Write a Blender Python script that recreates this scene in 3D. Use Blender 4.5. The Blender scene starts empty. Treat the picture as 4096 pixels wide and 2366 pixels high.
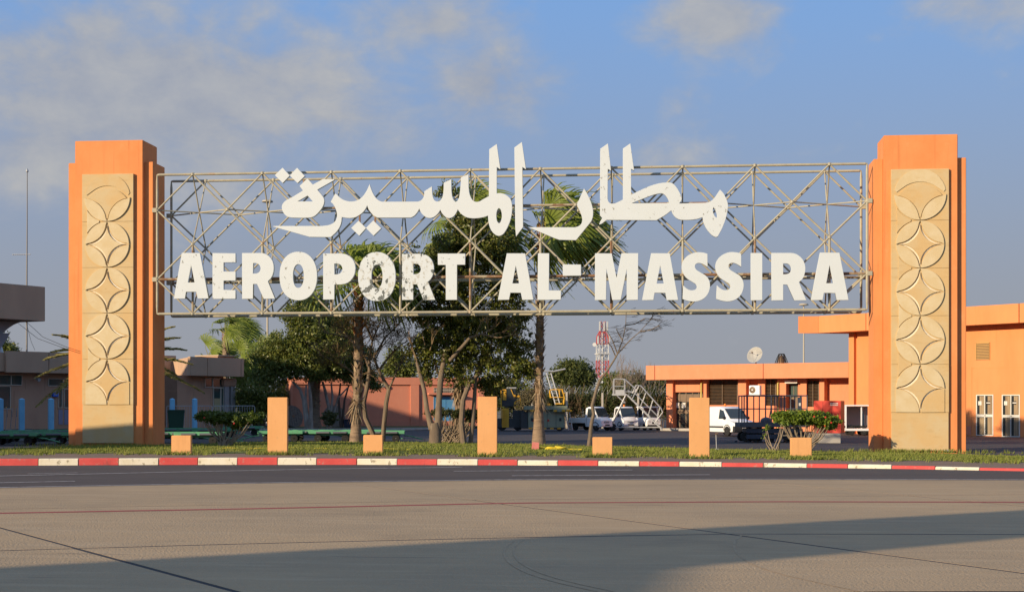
import bpy, bmesh, math, random
import numpy as np
from mathutils import Vector, Matrix

random.seed(7)
rng = np.random.default_rng(11)
scene = bpy.context.scene
COL = scene.collection
R = math.radians

# ------------------------------------------------------------------ camera
FP, CX, HY, CH = 6000.0, 2048.0, 1620.0, 1.9      # focal length, centre column, horizon row (photo pixels), eye height
TH = math.atan(0.1)                                # the gate stands turned by this angle to the line of sight
ct, st = math.cos(TH), math.sin(TH)
cam_d = bpy.data.cameras.new('camera')
cam_d.sensor_width = 36.0; cam_d.sensor_fit = 'HORIZONTAL'
cam_d.lens = FP / 4096 * 36
cam_d.shift_y = (HY - 1183) / 4096
cam_d.clip_start = 0.5; cam_d.clip_end = 6000
cam = bpy.data.objects.new('camera', cam_d); COL.objects.link(cam)
cam.location = (0, 0, CH); cam.rotation_euler = (R(90), 0, TH)
scene.camera = cam

# ------------------------------------------------------------------ light
SUN_EL, SUN_AZ = R(15.5), R(45)                    # light travels towards +x +y, sun stands behind the camera on the left
to_sun = Vector((-math.sin(SUN_AZ) * math.cos(SUN_EL), -math.cos(SUN_AZ) * math.cos(SUN_EL), math.sin(SUN_EL)))
sl = bpy.data.lights.new('sun', 'SUN'); sl.energy = 4.2; sl.angle = R(0.55); sl.color = (1.0, 0.80, 0.55)
so = bpy.data.objects.new('sun', sl); COL.objects.link(so)
so.rotation_euler = to_sun.to_track_quat('Z', 'Y').to_euler()
so.location = to_sun * 200
vs = scene.view_settings
vs.view_transform = 'Standard'; vs.look = 'None'; vs.gamma = 1.0; vs.use_curve_mapping = False
vs.exposure = 0.5

world = bpy.data.worlds.new('World'); scene.world = world; world.use_nodes = True
wn = world.node_tree; wn.nodes.clear(); WL = wn.links.new
def wnode(t, **kw):
    n = wn.nodes.new(t)
    for k, v in kw.items(): setattr(n, k, v)
    return n
def wmath(op, a, b=None, c=None, clamp=False):
    n = wnode('ShaderNodeMath', operation=op, use_clamp=clamp)
    for i, v in enumerate((a, b, c)):
        if v is None: continue
        if isinstance(v, (int, float)): n.inputs[i].default_value = v
        else: WL(v, n.inputs[i])
    return n.outputs[0]
sky = wnode('ShaderNodeTexSky', sky_type='NISHITA', sun_disc=False)
sky.sun_elevation = SUN_EL; sky.sun_rotation = math.atan2(to_sun.x, to_sun.y)
sky.air_density = 1.0; sky.dust_density = 1.2; sky.ozone_density = 1.6; sky.altitude = 50
tc = wnode('ShaderNodeTexCoord'); sep = wnode('ShaderNodeSeparateXYZ'); WL(tc.outputs['Generated'], sep.inputs[0])
az = wmath('ARCTAN2', sep.outputs[0], sep.outputs[1])
el = wmath('ARCSINE', sep.outputs[2])
def px_dir(px, py):
    xi = (px - CX) / FP
    d = Vector((-st + ct * xi, ct + st * xi, (HY - py) / FP))
    return math.atan2(d.x, d.y), math.atan2(d.z, math.hypot(d.x, d.y))
comb = wnode('ShaderNodeCombineXYZ'); WL(az, comb.inputs[0]); WL(wmath('MULTIPLY', el, 1.5), comb.inputs[1])
def wnoise(scale, detail, rough, off, dist=0.0):
    mp = wnode('ShaderNodeMapping'); mp.inputs['Location'].default_value = off
    WL(comb.outputs[0], mp.inputs[0])
    n = wnode('ShaderNodeTexNoise'); n.inputs['Scale'].default_value = scale; n.inputs['Detail'].default_value = detail
    n.inputs['Roughness'].default_value = rough; n.inputs['Distortion'].default_value = dist
    WL(mp.outputs[0], n.inputs['Vector']); return n.outputs['Fac']
# cloud banks: place in the sky (direction), width, height, weight
overhead_fill = wnode('ShaderNodeMapRange', interpolation_type='SMOOTHSTEP'); WL(el, overhead_fill.inputs[0])
overhead_fill.inputs[1].default_value = R(14); overhead_fill.inputs[2].default_value = R(40); overhead_fill.inputs[3].default_value = -.25; overhead_fill.inputs[4].default_value = .4  # cloud cover added overhead, out of view, to lift and neutralise the shade
field = wmath('ADD', wmath('MULTIPLY', wmath('SUBTRACT', wnoise(2.6, 2, .5, (3.1, 1.7, 0)), .5), 2.2), overhead_fill.outputs[0])
for (px, py, rx, ry, w) in [(560, 390, 1000, 420, 1.4), (1250, 480, 650, 280, .75), (100, 560, 650, 260, .85), (1950, 330, 330, 260, 1.05), (1760, 90, 480, 240, .85),
                            (2870, 70, 340, 200, 1.0), (2750, 380, 110, 130, .5), (3900, 30, 330, 130, .75), (2680, 640, 320, 90, .3)]:
    a0, e0 = px_dir(px, py)
    d = wmath('SQRT', wmath('ADD', wmath('POWER', wmath('ABSOLUTE', wmath('DIVIDE', wmath('SUBTRACT', az, a0), rx / FP)), 2.0),
                            wmath('POWER', wmath('ABSOLUTE', wmath('DIVIDE', wmath('SUBTRACT', el, e0), ry / FP)), 2.0)))
    field = wmath('MAXIMUM', field, wmath('MULTIPLY', wmath('SUBTRACT', 1.0, wmath('MULTIPLY', d, .75)), w))
n1 = wnoise(13.0, 6, .58, (0.3, 2.2, .5), .35)
n2 = wnoise(30.0, 4, .6, (4.3, 1.2, .5), .2)
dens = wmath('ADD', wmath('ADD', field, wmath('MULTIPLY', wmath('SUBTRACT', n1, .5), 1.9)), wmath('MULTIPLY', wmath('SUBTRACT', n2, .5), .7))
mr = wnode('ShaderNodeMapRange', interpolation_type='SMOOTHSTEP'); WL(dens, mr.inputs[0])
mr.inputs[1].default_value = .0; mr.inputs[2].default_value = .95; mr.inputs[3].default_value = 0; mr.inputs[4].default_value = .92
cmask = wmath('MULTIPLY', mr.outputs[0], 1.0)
shade = wnode('ShaderNodeMapRange'); WL(wmath('ADD', wmath('MULTIPLY', n2, .6), wmath('MULTIPLY', n1, .6)), shade.inputs[0])
shade.inputs[1].default_value = .42; shade.inputs[2].default_value = .82; shade.inputs[3].default_value = 0; shade.inputs[4].default_value = 1
def wmix(fac, a, b):
    m = wnode('ShaderNodeMix', data_type='RGBA')
    if isinstance(fac, (int, float)): m.inputs[0].default_value = fac
    else: WL(fac, m.inputs[0])
    for s, v in ((m.inputs[6], a), (m.inputs[7], b)):
        if isinstance(v, tuple): s.default_value = (*v, 1)
        else: WL(v, s)
    return m.outputs[2]
SKYK = 0.10
def lin(r, g, b, k=1.0):
    f = lambda c: ((c / 255 + .055) / 1.055) ** 2.4 if c > 10.3 else c / 255 / 12.92
    return (f(r) * k, f(g) * k, f(b) * k)
E_ = 2 ** vs.exposure * SKYK
# a veil of grey air low over the horizon, all the way round
hz = wnode('ShaderNodeMapRange', interpolation_type='SMOOTHSTEP'); WL(el, hz.inputs[0])
hz.inputs[1].default_value = R(19.5); hz.inputs[2].default_value = R(.5); hz.inputs[3].default_value = .0; hz.inputs[4].default_value = 1.0
zen = wmix(.85, sky.outputs[0], lin(117, 166, 228, 1 / E_))
base = wmix(wmath('MULTIPLY', hz.outputs[0], .93), zen, lin(155, 156, 160, 1 / E_))
ccol = wmix(shade.outputs[0], lin(157, 163, 177, 1 / E_), lin(184, 184, 184, 1 / E_))
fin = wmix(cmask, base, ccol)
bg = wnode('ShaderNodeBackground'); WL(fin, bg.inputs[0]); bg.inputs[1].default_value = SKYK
world.cycles.sampling_method = 'MANUAL'; world.cycles.sample_map_resolution = 512
wo = wnode('ShaderNodeOutputWorld'); WL(bg.outputs[0], wo.inputs[0])
scene.cycles.use_denoising = True
scene.cycles.max_bounces = 6
scene.cycles.transparent_max_bounces = 8

# ------------------------------------------------------------------ pixels to places
def W(px, py, zc):
    xc = (px - CX) / FP * zc
    return Vector((ct * xc - st * zc, st * xc + ct * zc, CH + (HY - py) / FP * zc))
def WY(px, py, Y):
    xi = (px - CX) / FP
    return W(px, py, Y / (ct + st * xi))
def G(px, py, z=0.0):
    return W(px, py, (CH - z) * FP / (py - HY)) if py > HY + 1 else W(px, HY + 1, 0)
def GD(px, zc, z=0.0):
    v = W(px, HY, zc); v.z = z; return v
def depth(v): return -st * v[0] + ct * v[1]
def pxof(v):
    zc = depth(v); xc = ct * v[0] + st * v[1]
    return CX + FP * xc / zc, HY - FP * (v[2] - CH) / zc

# ------------------------------------------------------------------ materials
MATS = {}
def mat(name, col, layers=(), rough=.75, metal=0.0, spec=.35, bump=0.0, bscale=30.0, bdetail=6, transl=0.0, island=None, coat=0.0, alpha=None, trans=0.0):
    """col base colour; layers: (colour, scale, lo, hi, (sx,sy,sz), strength) mixed in by noise in world space."""
    if name in MATS: return MATS[name]
    m = bpy.data.materials.new(name); m.use_nodes = True
    nt = m.node_tree; L = nt.links.new
    p = nt.nodes['Principled BSDF']; out = nt.nodes['Material Output']
    geo = nt.nodes.new('ShaderNodeNewGeometry')
    p.inputs['Roughness'].default_value = rough; p.inputs['Metallic'].default_value = metal
    p.inputs['Specular IOR Level'].default_value = spec
    p.inputs['Coat Weight'].default_value = coat
    p.inputs['Transmission Weight'].default_value = trans
    cur = nt.nodes.new('ShaderNodeRGB'); cur.outputs[0].default_value = (*col, 1); cur = cur.outputs[0]
    if island:
        ramp = nt.nodes.new('ShaderNodeValToRGB')
        L(geo.outputs['Random Per Island'], ramp.inputs[0])
        el_ = ramp.color_ramp.elements
        cols = [col] + list(island)
        while len(el_) < len(cols): el_.new(.5)
        for i, c in enumerate(cols):
            el_[i].position = i / (len(cols) - 1); el_[i].color = (*c, 1)
        cur = ramp.outputs[0]
    for i, ly in enumerate(layers):
        c, sc, lo, hi = ly[:4]
        st3 = ly[4] if len(ly) > 4 else (1, 1, 1)
        k = ly[5] if len(ly) > 5 else 1.0
        mp = nt.nodes.new('ShaderNodeMapping'); mp.inputs['Scale'].default_value = st3
        mp.inputs['Location'].default_value = (7.3 * i + 1.1, 3.7 * i, 1.9 * i)
        L(geo.outputs['Position'], mp.inputs[0])
        nz = nt.nodes.new('ShaderNodeTexNoise'); nz.inputs['Scale'].default_value = sc
        nz.inputs['Detail'].default_value = 7; nz.inputs['Roughness'].default_value = .62
        L(mp.outputs[0], nz.inputs['Vector'])
        r_ = nt.nodes.new('ShaderNodeMapRange'); L(nz.outputs['Fac'], r_.inputs[0])
        r_.inputs[1].default_value = lo; r_.inputs[2].default_value = hi
        r_.inputs[3].default_value = 0; r_.inputs[4].default_value = k
        mx = nt.nodes.new('ShaderNodeMix'); mx.data_type = 'RGBA'
        L(r_.outputs[0], mx.inputs[0]); L(cur, mx.inputs[6]); mx.inputs[7].default_value = (*c, 1)
        cur = mx.outputs[2]
    L(cur, p.inputs['Base Color'])
    if bump:
        nz = nt.nodes.new('ShaderNodeTexNoise'); nz.inputs['Scale'].default_value = bscale; nz.inputs['Detail'].default_value = bdetail
        L(geo.outputs['Position'], nz.inputs['Vector'])
        b = nt.nodes.new('ShaderNodeBump'); b.inputs['Strength'].default_value = bump; b.inputs['Distance'].default_value = .03
        L(nz.outputs['Fac'], b.inputs['Height']); L(b.outputs[0], p.inputs['Normal'])
    if transl:
        t = nt.nodes.new('ShaderNodeBsdfTranslucent'); L(cur, t.inputs[0])
        ms = nt.nodes.new('ShaderNodeMixShader'); ms.inputs[0].default_value = transl
        L(p.outputs[0], ms.inputs[1]); L(t.outputs[0], ms.inputs[2]); L(ms.outputs[0], out.inputs[0])
    MATS[name] = m
    return m

ORANGE = mat('orange_render', (.740, .273, .095), [((.450, .150, .051), 1.0, .56, .74, (7, 7, .22), .6), ((.800, .370, .163), 1.6, .60, .72, (1, 1, .8), .5), ((.660, .216, .065), .9, .42, .68, (1, 1, .6), .7), ((.700, .273, .092), 3.5, .5, .75, (1, 1, .35), .45), ((.520, .158, .048), 14, .63, .72, (1, 1, 1), .55)], rough=.9, bump=.25, bscale=55)
ORANGE_B = mat('peach_render', (.700, .261, .130), [((.480, .164, .085), 1.0, .58, .76, (6, 6, .2), .45), ((.640, .222, .107), .7, .42, .7, (1, 1, .5), .7), ((.720, .304, .169), 4, .52, .75, (1, 1, .3), .4), ((.550, .187, .078), 11, .66, .75, (1, 1, .3), .35)], rough=.9, bump=.2, bscale=55)
ORANGE_T = mat('terminal_render', (.730, .270, .101), [((.500, .166, .061), 1.0, .58, .76, (6, 6, .2), .4), ((.660, .216, .072), .5, .4, .7, (1, 1, .4), .6), ((.720, .299, .101), 3, .52, .75, (1, 1, .3), .4)], rough=.9, bump=.2, bscale=50)
SHED = mat('shed_render', (.58, .225, .14), [((.51, .18, .11), .6, .42, .7, (1, 1, .6), .7), ((.66, .29, .17), 5, .55, .75, (1, 1, .3), .4)], rough=.92, bump=.2, bscale=40)
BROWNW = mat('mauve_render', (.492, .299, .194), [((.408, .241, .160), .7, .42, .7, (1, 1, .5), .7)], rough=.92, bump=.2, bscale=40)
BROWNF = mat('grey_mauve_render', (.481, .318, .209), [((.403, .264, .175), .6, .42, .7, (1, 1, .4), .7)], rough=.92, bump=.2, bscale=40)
POSTM = mat('apricot_paint', (.720, .378, .154), [((.500, .252, .108), 1.6, .56, .74, (5, 5, .4), .5), ((.460, .294, .149), 5, .62, .70, (1, 1, 1), .55), ((.660, .331, .124), 1.3, .42, .7, (1, 1, .7), .6), ((.600, .263, .100), 9, .62, .74, (1, 1, .8), .45)], rough=.9, bump=.25, bscale=50)
STONE = mat('travertine', (.558, .386, .180), [((.540, .428, .245), 1.1, .40, .62, (1, 1, 1), .8), ((.450, .302, .129), 2.6, .55, .75, (.6, 1, 2.2), .55), ((.396, .244, .095), 7, .66, .76, (1, 1, 1), .6), ((.576, .479, .299), 18, .6, .7, (1, 1, 1), .35)], rough=.82, bump=.18, bscale=45)
STONE2 = mat('pale_travertine', (.570, .450, .255), [((.608, .504, .319), 2.1, .42, .62, (1, 1, 1), .8), ((.484, .333, .160), 3.6, .58, .75, (.6, 1, 2.2), .45)], rough=.8, bump=.18, bscale=45)
GROOVE = mat('bare_stone_groove', (.76, .68, .53), [((.66, .55, .38), 5, .5, .7, (1, 1, 1), .6)], rough=.9, bump=.4, bscale=30)
WHITE = mat('white_sign_paint', (.57, .62, .64), [((.55, .595, .60), .8, .5, .7, (1, 1, 1), .5), ((.55, .49, .37), 5, .66, .80, (1, 1, .3), .35)], rough=.55, spec=.4)
CHIP = mat('flaking_sign_paint', (.57, .62, .64), [((.55, .595, .60), .8, .5, .7, (1, 1, 1), .5), ((.40, .39, .33), 7, .555, .60, (1, 1, .8), .75), ((.11, .125, .12), 3.8, .56, .575, (1, 1, .8), 1.0)], rough=.6, spec=.4)
CHIPL = mat('lightly_flaking_sign_paint', (.57, .62, .64), [((.55, .595, .60), .8, .5, .7, (1, 1, 1), .5), ((.20, .195, .16), 6.5, .63, .65, (1, 1, .7), .85)], rough=.6, spec=.4)
STEEL = mat('weathered_beige_steel', (.40, .365, .26), [((.31, .29, .225), 2.0, .45, .6, (1, 1, 1), .7), ((.38, .19, .07), 1.7, .60, .70, (1, 1, 1), .6), ((.28, .09, .03), 9, .64, .70, (1, 1, 1), .8)], rough=.62, spec=.4)
RUST = mat('rusted_steel', (.22, .125, .07), [((.40, .35, .24), 1.6, .48, .56, (1, 1, 1), .9), ((.27, .11, .045), 6, .54, .68, (1, 1, 1), .8)], rough=.8)
CONC = mat('apron_concrete', (.430, .308, .182), [((.361, .265, .164), .22, .40, .62, (1, 1, 1), .9), ((.473, .352, .220), .9, .50, .70, (.45, 3.0, 1), .7), ((.292, .217, .140), 2.6, .58, .74, (.3, 3.6, 1), .7), ((.241, .182, .122), .7, .64, .76, (1, 1.6, 1), .6), ((.172, .130, .091), .55, .655, .70, (.5, 7.0, 1), .55), ((.215, .162, .108), .16, .60, .70, (1, 1.4, 1), .45), ((.516, .395, .266), 22, .57, .72, (1, 1, 1), .55), ((.232, .178, .119), 40, .60, .72, (1, 1, 1), .5)], rough=.93, spec=.15, bump=.7, bscale=26)
SEAL = mat('joint_sealant', (.035, .033, .032), rough=.9)
ASPH = mat('road_asphalt', (.105, .088, .080), [((.085, .073, .068), .4, .42, .65, (.3, 1, 1), .8), ((.135, .115, .10), 30, .58, .72, (1, 1, 1), .5)], rough=.95, spec=.12, bump=.3, bscale=45)
ASPH2 = mat('parking_asphalt', (.088, .078, .076), [((.072, .064, .064), .3, .42, .65, (1, 1, 1), .8), ((.115, .10, .095), 14, .6, .75, (1, 1, 1), .4)], rough=.95, spec=.12, bump=.25, bscale=30)
RWHITE = mat('road_line_white', (.50, .48, .45), [((.20, .18, .17), 6, .48, .62, (1, 1, 1), .8)], rough=.85)
RRED = mat('apron_line_red', (.33, .05, .045), [((.30, .16, .12), 5, .58, .74, (1, 1, 1), .5)], rough=.85)
KRED = mat('kerb_red_paint', (.60, .085, .075), [((.50, .06, .055), 1.5, .42, .65, (1, 1, 1), .7), ((.40, .22, .18), 7, .58, .66, (1, 1, 1), .75), ((.20, .06, .055), 3, .60, .70, (1, 1, .5), .6)], rough=.8, bump=.3, bscale=25)
KWHITE = mat('kerb_white_paint', (.74, .68, .53), [((.66, .58, .40), 2.5, .42, .65, (1, 1, 1), .7), ((.30, .25, .16), 7, .58, .64, (1, 1, .6), .85)], rough=.8, bump=.3, bscale=25)
PAVE = mat('earth_pavement', (.23, .155, .105), [((.18, .125, .09), 1.3, .42, .65, (1, 1, 1), .8), ((.28, .20, .145), 8, .55, .72, (1, 1, 1), .5)], rough=.95, bump=.35, bscale=30)
SOIL = mat('lawn_soil', (.15, .165, .03), [((.19, .13, .065), .7, .57, .70, (1, 1, 1), .6), ((.11, .13, .025), 3.0, .45, .65, (1, 1, 1), .6)], rough=.95, bump=.4, bscale=25)
GRASS = mat('grass_blades', (.17, .215, .03), island=[(.22, .25, .04), (.26, .265, .06), (.14, .19, .026), (.27, .235, .08)], rough=.7, transl=.3)
DIRT = mat('bare_ground', (.16, .14, .10), [((.12, .11, .07), .05, .4, .65, (1, 1, 1), .8)], rough=.95)

# ------------------------------------------------------------------ mesh helpers
class MB:
    def __init__(s, o=(0, 0, 0)): s.v = []; s.f = []; s.o = Vector(o)
    def add(s, vs_, fs):
        b = len(s.v); s.v += [Vector(p) - s.o for p in vs_]; s.f += [[i + b for i in f] for f in fs]; return s
    def box(s, x0, x1, y0, y1, z0, z1):
        return s.add([(x0, y0, z0), (x1, y0, z0), (x1, y1, z0), (x0, y1, z0), (x0, y0, z1), (x1, y0, z1), (x1, y1, z1), (x0, y1, z1)],
                     [(0, 3, 2, 1), (4, 5, 6, 7), (0, 1, 5, 4), (1, 2, 6, 5), (2, 3, 7, 6), (3, 0, 4, 7)])
    def prism(s, pts, axis, a0, a1):
        """pts: 2D outline; axis 'x' (pts y,z), 'y' (pts x,z), 'z' (pts x,y)"""
        k = len(pts)
        def m(p, a):
            return (a, p[0], p[1]) if axis == 'x' else (p[0], a, p[1]) if axis == 'y' else (p[0], p[1], a)
        s.add([m(p, a0) for p in pts] + [m(p, a1) for p in pts],
              [list(range(k)), list(range(2 * k - 1, k - 1, -1))] + [(i, i + k, (i + 1) % k + k, (i + 1) % k) for i in range(k)])
        return s
    def tube(s, pts, rad, n=6, cap=True):
        pts = [Vector(p) for p in pts]
        if isinstance(rad, (int, float)): rad = [rad] * len(pts)
        vs_ = []; fs = []
        prev = None
        for i, p in enumerate(pts):
            d = (pts[min(i + 1, len(pts) - 1)] - pts[max(i - 1, 0)])
            if d.length < 1e-9: d = Vector((0, 0, 1))
            d.normalize()
            if prev is None:
                a = d.cross(Vector((0, 0, 1)))
                if a.length < .05: a = d.cross(Vector((1, 0, 0)))
            else:
                a = prev - d * prev.dot(d)
            a.normalize(); prev = a; b = d.cross(a)
            for k in range(n):
                t = 2 * math.pi * k / n
                vs_.append(p + (a * math.cos(t) + b * math.sin(t)) * rad[i])
        for i in range(len(pts) - 1):
            for k in range(n):
                fs.append((i * n + k, i * n + (k + 1) % n, (i + 1) * n + (k + 1) % n, (i + 1) * n + k))
        if cap:
            fs.append(list(range(n - 1, -1, -1))); fs.append([(len(pts) - 1) * n + k for k in range(n)])
        return s.add(vs_, fs)
    def lathe(s, prof, c=(0, 0, 0), ax=(0, 0, 1), n=14):
        """prof: (radius, height) along axis"""
        c = Vector(c); ax = Vector(ax).normalized()
        a = ax.cross(Vector((0, 0, 1)))
        if a.length < .05: a = Vector((1, 0, 0))
        a.normalize(); b = ax.cross(a)
        vs_ = []; fs = []
        for r_, h in prof:
            for k in range(n):
                t = 2 * math.pi * k / n
                vs_.append(c + ax * h + (a * math.cos(t) + b * math.sin(t)) * r_)
        for i in range(len(prof) - 1):
            for k in range(n):
                fs.append((i * n + k, i * n + (k + 1) % n, (i + 1) * n + (k + 1) % n, (i + 1) * n + k))
        fs.append(list(range(n - 1, -1, -1))); fs.append([(len(prof) - 1) * n + k for k in range(n)])
        return s.add(vs_, fs)
    def loft(s, rings, cap=True):
        n = len(rings[0]); vs_ = [p for r_ in rings for p in r_]; fs = []
        for i in range(len(rings) - 1):
            for k in range(n):
                fs.append((i * n + k, i * n + (k + 1) % n, (i + 1) * n + (k + 1) % n, (i + 1) * n + k))
        if cap: fs.append(list(range(n - 1, -1, -1))); fs.append([(len(rings) - 1) * n + k for k in range(n)])
        return s.add(vs_, fs)
    def mesh(s, name, m, smooth=False, bevel=0.0):
        me = bpy.data.meshes.new(name); me.from_pydata([tuple(p) for p in s.v], [], s.f); me.update()
        bm = bmesh.new(); bm.from_mesh(me); bmesh.ops.recalc_face_normals(bm, faces=bm.faces)
        if bevel:
            eds = [e for e in bm.edges if len(e.link_faces) == 2 and e.calc_face_angle(0) > .6]
            bmesh.ops.bevel(bm, geom=eds, offset=bevel, segments=2, affect='EDGES', clamp_overlap=True)
        bm.to_mesh(me); bm.free()
        me.materials.append(m)
        if smooth:
            me.polygons.foreach_set('use_smooth', [True] * len(me.polygons))
            try: me.set_sharp_from_angle(angle=R(40))
            except Exception: pass
        return me
    def build(s, name, m, parent=None, smooth=False, bevel=0.0):
        return obj(name, s.mesh(name, m, smooth, bevel), parent)
def obj(name, me, parent=None):
    o = bpy.data.objects.new(name, me); COL.objects.link(o)
    if parent: o.parent = parent
    return o
def tag(o, label, cat, group=None):
    o['label'] = label; o['category'] = cat
    if group: o['group'] = group
    return o
def thing(name, label, cat, loc=(0, 0, 0), rz=0.0, group=None):
    o = bpy.data.objects.new(name, None); COL.objects.link(o)
    o.empty_display_size = .3
    o.location = loc; o.rotation_euler = (0, 0, rz)
    return tag(o, label, cat, group)
def structure(o): o['kind'] = 'structure'; return o
def stuff(o): o['kind'] = 'stuff'; return o
def npmesh(name, verts, faces, m):
    me = bpy.data.meshes.new(name)
    nv, nf, k = len(verts), len(faces), faces.shape[1]
    me.vertices.add(nv); me.vertices.foreach_set('co', np.asarray(verts, np.float32).ravel())
    me.loops.add(nf * k); me.loops.foreach_set('vertex_index', np.asarray(faces, np.int32).ravel())
    me.polygons.add(nf); me.polygons.foreach_set('loop_start', np.arange(0, nf * k, k, dtype=np.int32))
    try: me.polygons.foreach_set('loop_total', np.full(nf, k, np.int32))
    except Exception: pass
    me.update(calc_edges=True); me.validate(); me.materials.append(m); return me
def interp(tab, x):
    xs = [t[0] for t in tab]; ys = [t[1] for t in tab]
    if x <= xs[0]:
        return ys[0] + (ys[1] - ys[0]) / (xs[1] - xs[0]) * (x - xs[0])
    if x >= xs[-1]:
        return ys[-1] + (ys[-1] - ys[-2]) / (xs[-1] - xs[-2]) * (x - xs[-1])
    return float(np.interp(x, xs, ys))
def sheet(name, pts, z, m):
    me = bpy.data.meshes.new(name); me.from_pydata([(p[0], p[1], z) for p in pts], [], [list(range(len(pts)))]); me.update()
    bm = bmesh.new(); bm.from_mesh(me)
    for f in bm.faces:
        if f.normal.z < 0: f.normal_flip()
    bmesh.ops.triangulate(bm, faces=bm.faces); bm.to_mesh(me); bm.free(); me.materials.append(m)
    return obj(name, me)

# ------------------------------------------------------------------ the setting: ground, apron, road, kerb, lawn
structure(sheet('ground', [(-2500, -400), (2500, -400), (2500, 3500), (-2500, 3500)], -.06, DIRT))
KERB = [(-1400, 1866), (0, 1859), (700, 1856), (1400, 1855.5), (2048, 1857.5), (2600, 1861), (3072, 1865), (3600, 1872), (4096, 1881), (5200, 1903)]
EDGE = [(-1400, 1976), (0, 1950), (1024, 1931.5), (2048, 1918.5), (3072, 1916), (4096, 1919), (5200, 1926)]
xs_ = list(range(-1400, 5201, 150))
kerb_line = [G(x, interp(KERB, x)) for x in xs_]
edge_line = [G(x, interp(EDGE, x)) for x in xs_]
# concrete apron: sealant bed, slabs laid between the joints
apron = structure(sheet('apron_bed', [(p.x, p.y) for p in edge_line] + [(60, -60), (-60, -60)], -.002, SEAL))
ROWS = [EDGE, [(-1400, 2065), (0, 2034), (2048, 1996), (4096, 1975), (5200, 1972)],
        [(-1400, 2240), (0, 2200), (1024, 2171), (2048, 2148), (2958, 2133), (4096, 2135), (5200, 2139)],
        [(-1400, 2520), (0, 2462), (2048, 2398), (3535, 2364), (4096, 2363), (5200, 2366)],
        [(-1400, 3150), (2048, 3050), (5200, 3000)], [(-1400, 5200), (2048, 5100), (5200, 5000)]]
def diag(x0, y0, x1, y1):
    return lambda y: x0 + (x1 - x0) * (y - y0) / (y1 - y0)
DIAG = [diag(-1500, 1920, -4200, 2600), diag(-900, 1920, -3000, 2600), diag(-620, 1930, 942, 2364), diag(1332, 1926, 4096, 2291), diag(2909, 1916, 5100, 2115), diag(4600, 1920, 8000, 2150)]
DIAG = [diag(-2900, 1930, -1300, 2364), diag(-750, 1905, 942, 2364), diag(1332, 1924, 4096, 2291), diag(2909, 1914, 5100, 2115), diag(4500, 1915, 7200, 2100)]
def cross(k, j):
    y = 2000.0
    for _ in range(40): y = .5 * y + .5 * interp(ROWS[k], DIAG[j](y))
    return DIAG[j](y), y
for k in range(len(ROWS) - 1):
    for j in range(len(DIAG) - 1):
        pts = []
        a, b = cross(k, j), cross(k, j + 1)
        c, d = cross(k + 1, j + 1), cross(k + 1, j)
        n = 10
        pts += [(x, interp(ROWS[k], x)) for x in np.linspace(a[0], b[0], n)]
        pts += [(x, interp(ROWS[k + 1], x)) for x in np.linspace(c[0], d[0], n)]
        g = [G(x, max(y, HY + 40)) for x, y in pts]
        cen = sum(g, Vector()) / len(g)
        q = []
        gap = (.03, .05, .06, .06, .03)[k]
        for i in range(len(g)):
            e1 = (g[i] - g[i - 1]); e2 = (g[(i + 1) % len(g)] - g[i])
            t = (e1.normalized() if e1.length > 1e-6 else Vector()) + (e2.normalized() if e2.length > 1e-6 else Vector())
            nrm = Vector((t.y, -t.x, 0))
            if nrm.length > 1e-6: nrm.normalize()
            if nrm.dot(cen - g[i]) < 0: nrm = -nrm
            q.append(g[i] + nrm * gap)
        m_ = MB(); m_.prism([(p.x, p.y) for p in q], 'z', -.0025, 0.0)
        m_.build('concrete_slab', CONC, apron)
# paint on the apron and the road
def strip(name, tab, m, w, z=.004, parent=None, n=24):
    xs = np.linspace(tab[0][0], tab[-1][0], n)
    c = [G(x, interp(tab, x)) for x in xs]
    vs_ = []; fs = []
    for i, p in enumerate(c):
        d = (c[min(i + 1, n - 1)] - c[max(i - 1, 0)]).normalized(); q = Vector((-d.y, d.x, 0)) * w / 2
        vs_ += [(p.x - q.x, p.y - q.y, z), (p.x + q.x, p.y + q.y, z)]
        if i: fs.append((2 * i - 2, 2 * i - 1, 2 * i + 1, 2 * i))
    m_ = MB(); m_.add(vs_, fs); o = m_.build(name, m)
    for pz in [0]:
        me = o.data
        if me.polygons[0].normal.z < 0: me.flip_normals()
    return structure(o)
strip('red_apron_line', [(-900, 2070), (0, 2051), (1024, 2033), (2048, 2010.5), (3072, 2005), (4096, 2007), (4900, 2012)], RRED, .24)
road = structure(sheet('road', [(p.x, p.y) for p in kerb_line] + [(p.x, p.y) for p in edge_line[::-1]], -.012, ASPH))
strip('road_edge_line', [(x, y - 2.0) for x, y in EDGE], RWHITE, .14, .003)
strip('road_line', [(-700, 1917), (0, 1902), (700, 1886), (1300, 1874), (1850, 1867)], RWHITE, .17, .003)
strip('road_line', [(-700, 1936), (0, 1929), (300, 1923)], RWHITE, .15, .003)
strip('road_line', [(1815, 1883), (2048, 1881), (2530, 1878)], RWHITE, .17, .003)
strip('road_line', [(2048, 1901), (2840, 1897)], RWHITE, .16, .003)
strip('road_line', [(110, 1893.5), (310, 1889)], RWHITE, .10, .003)
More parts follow.
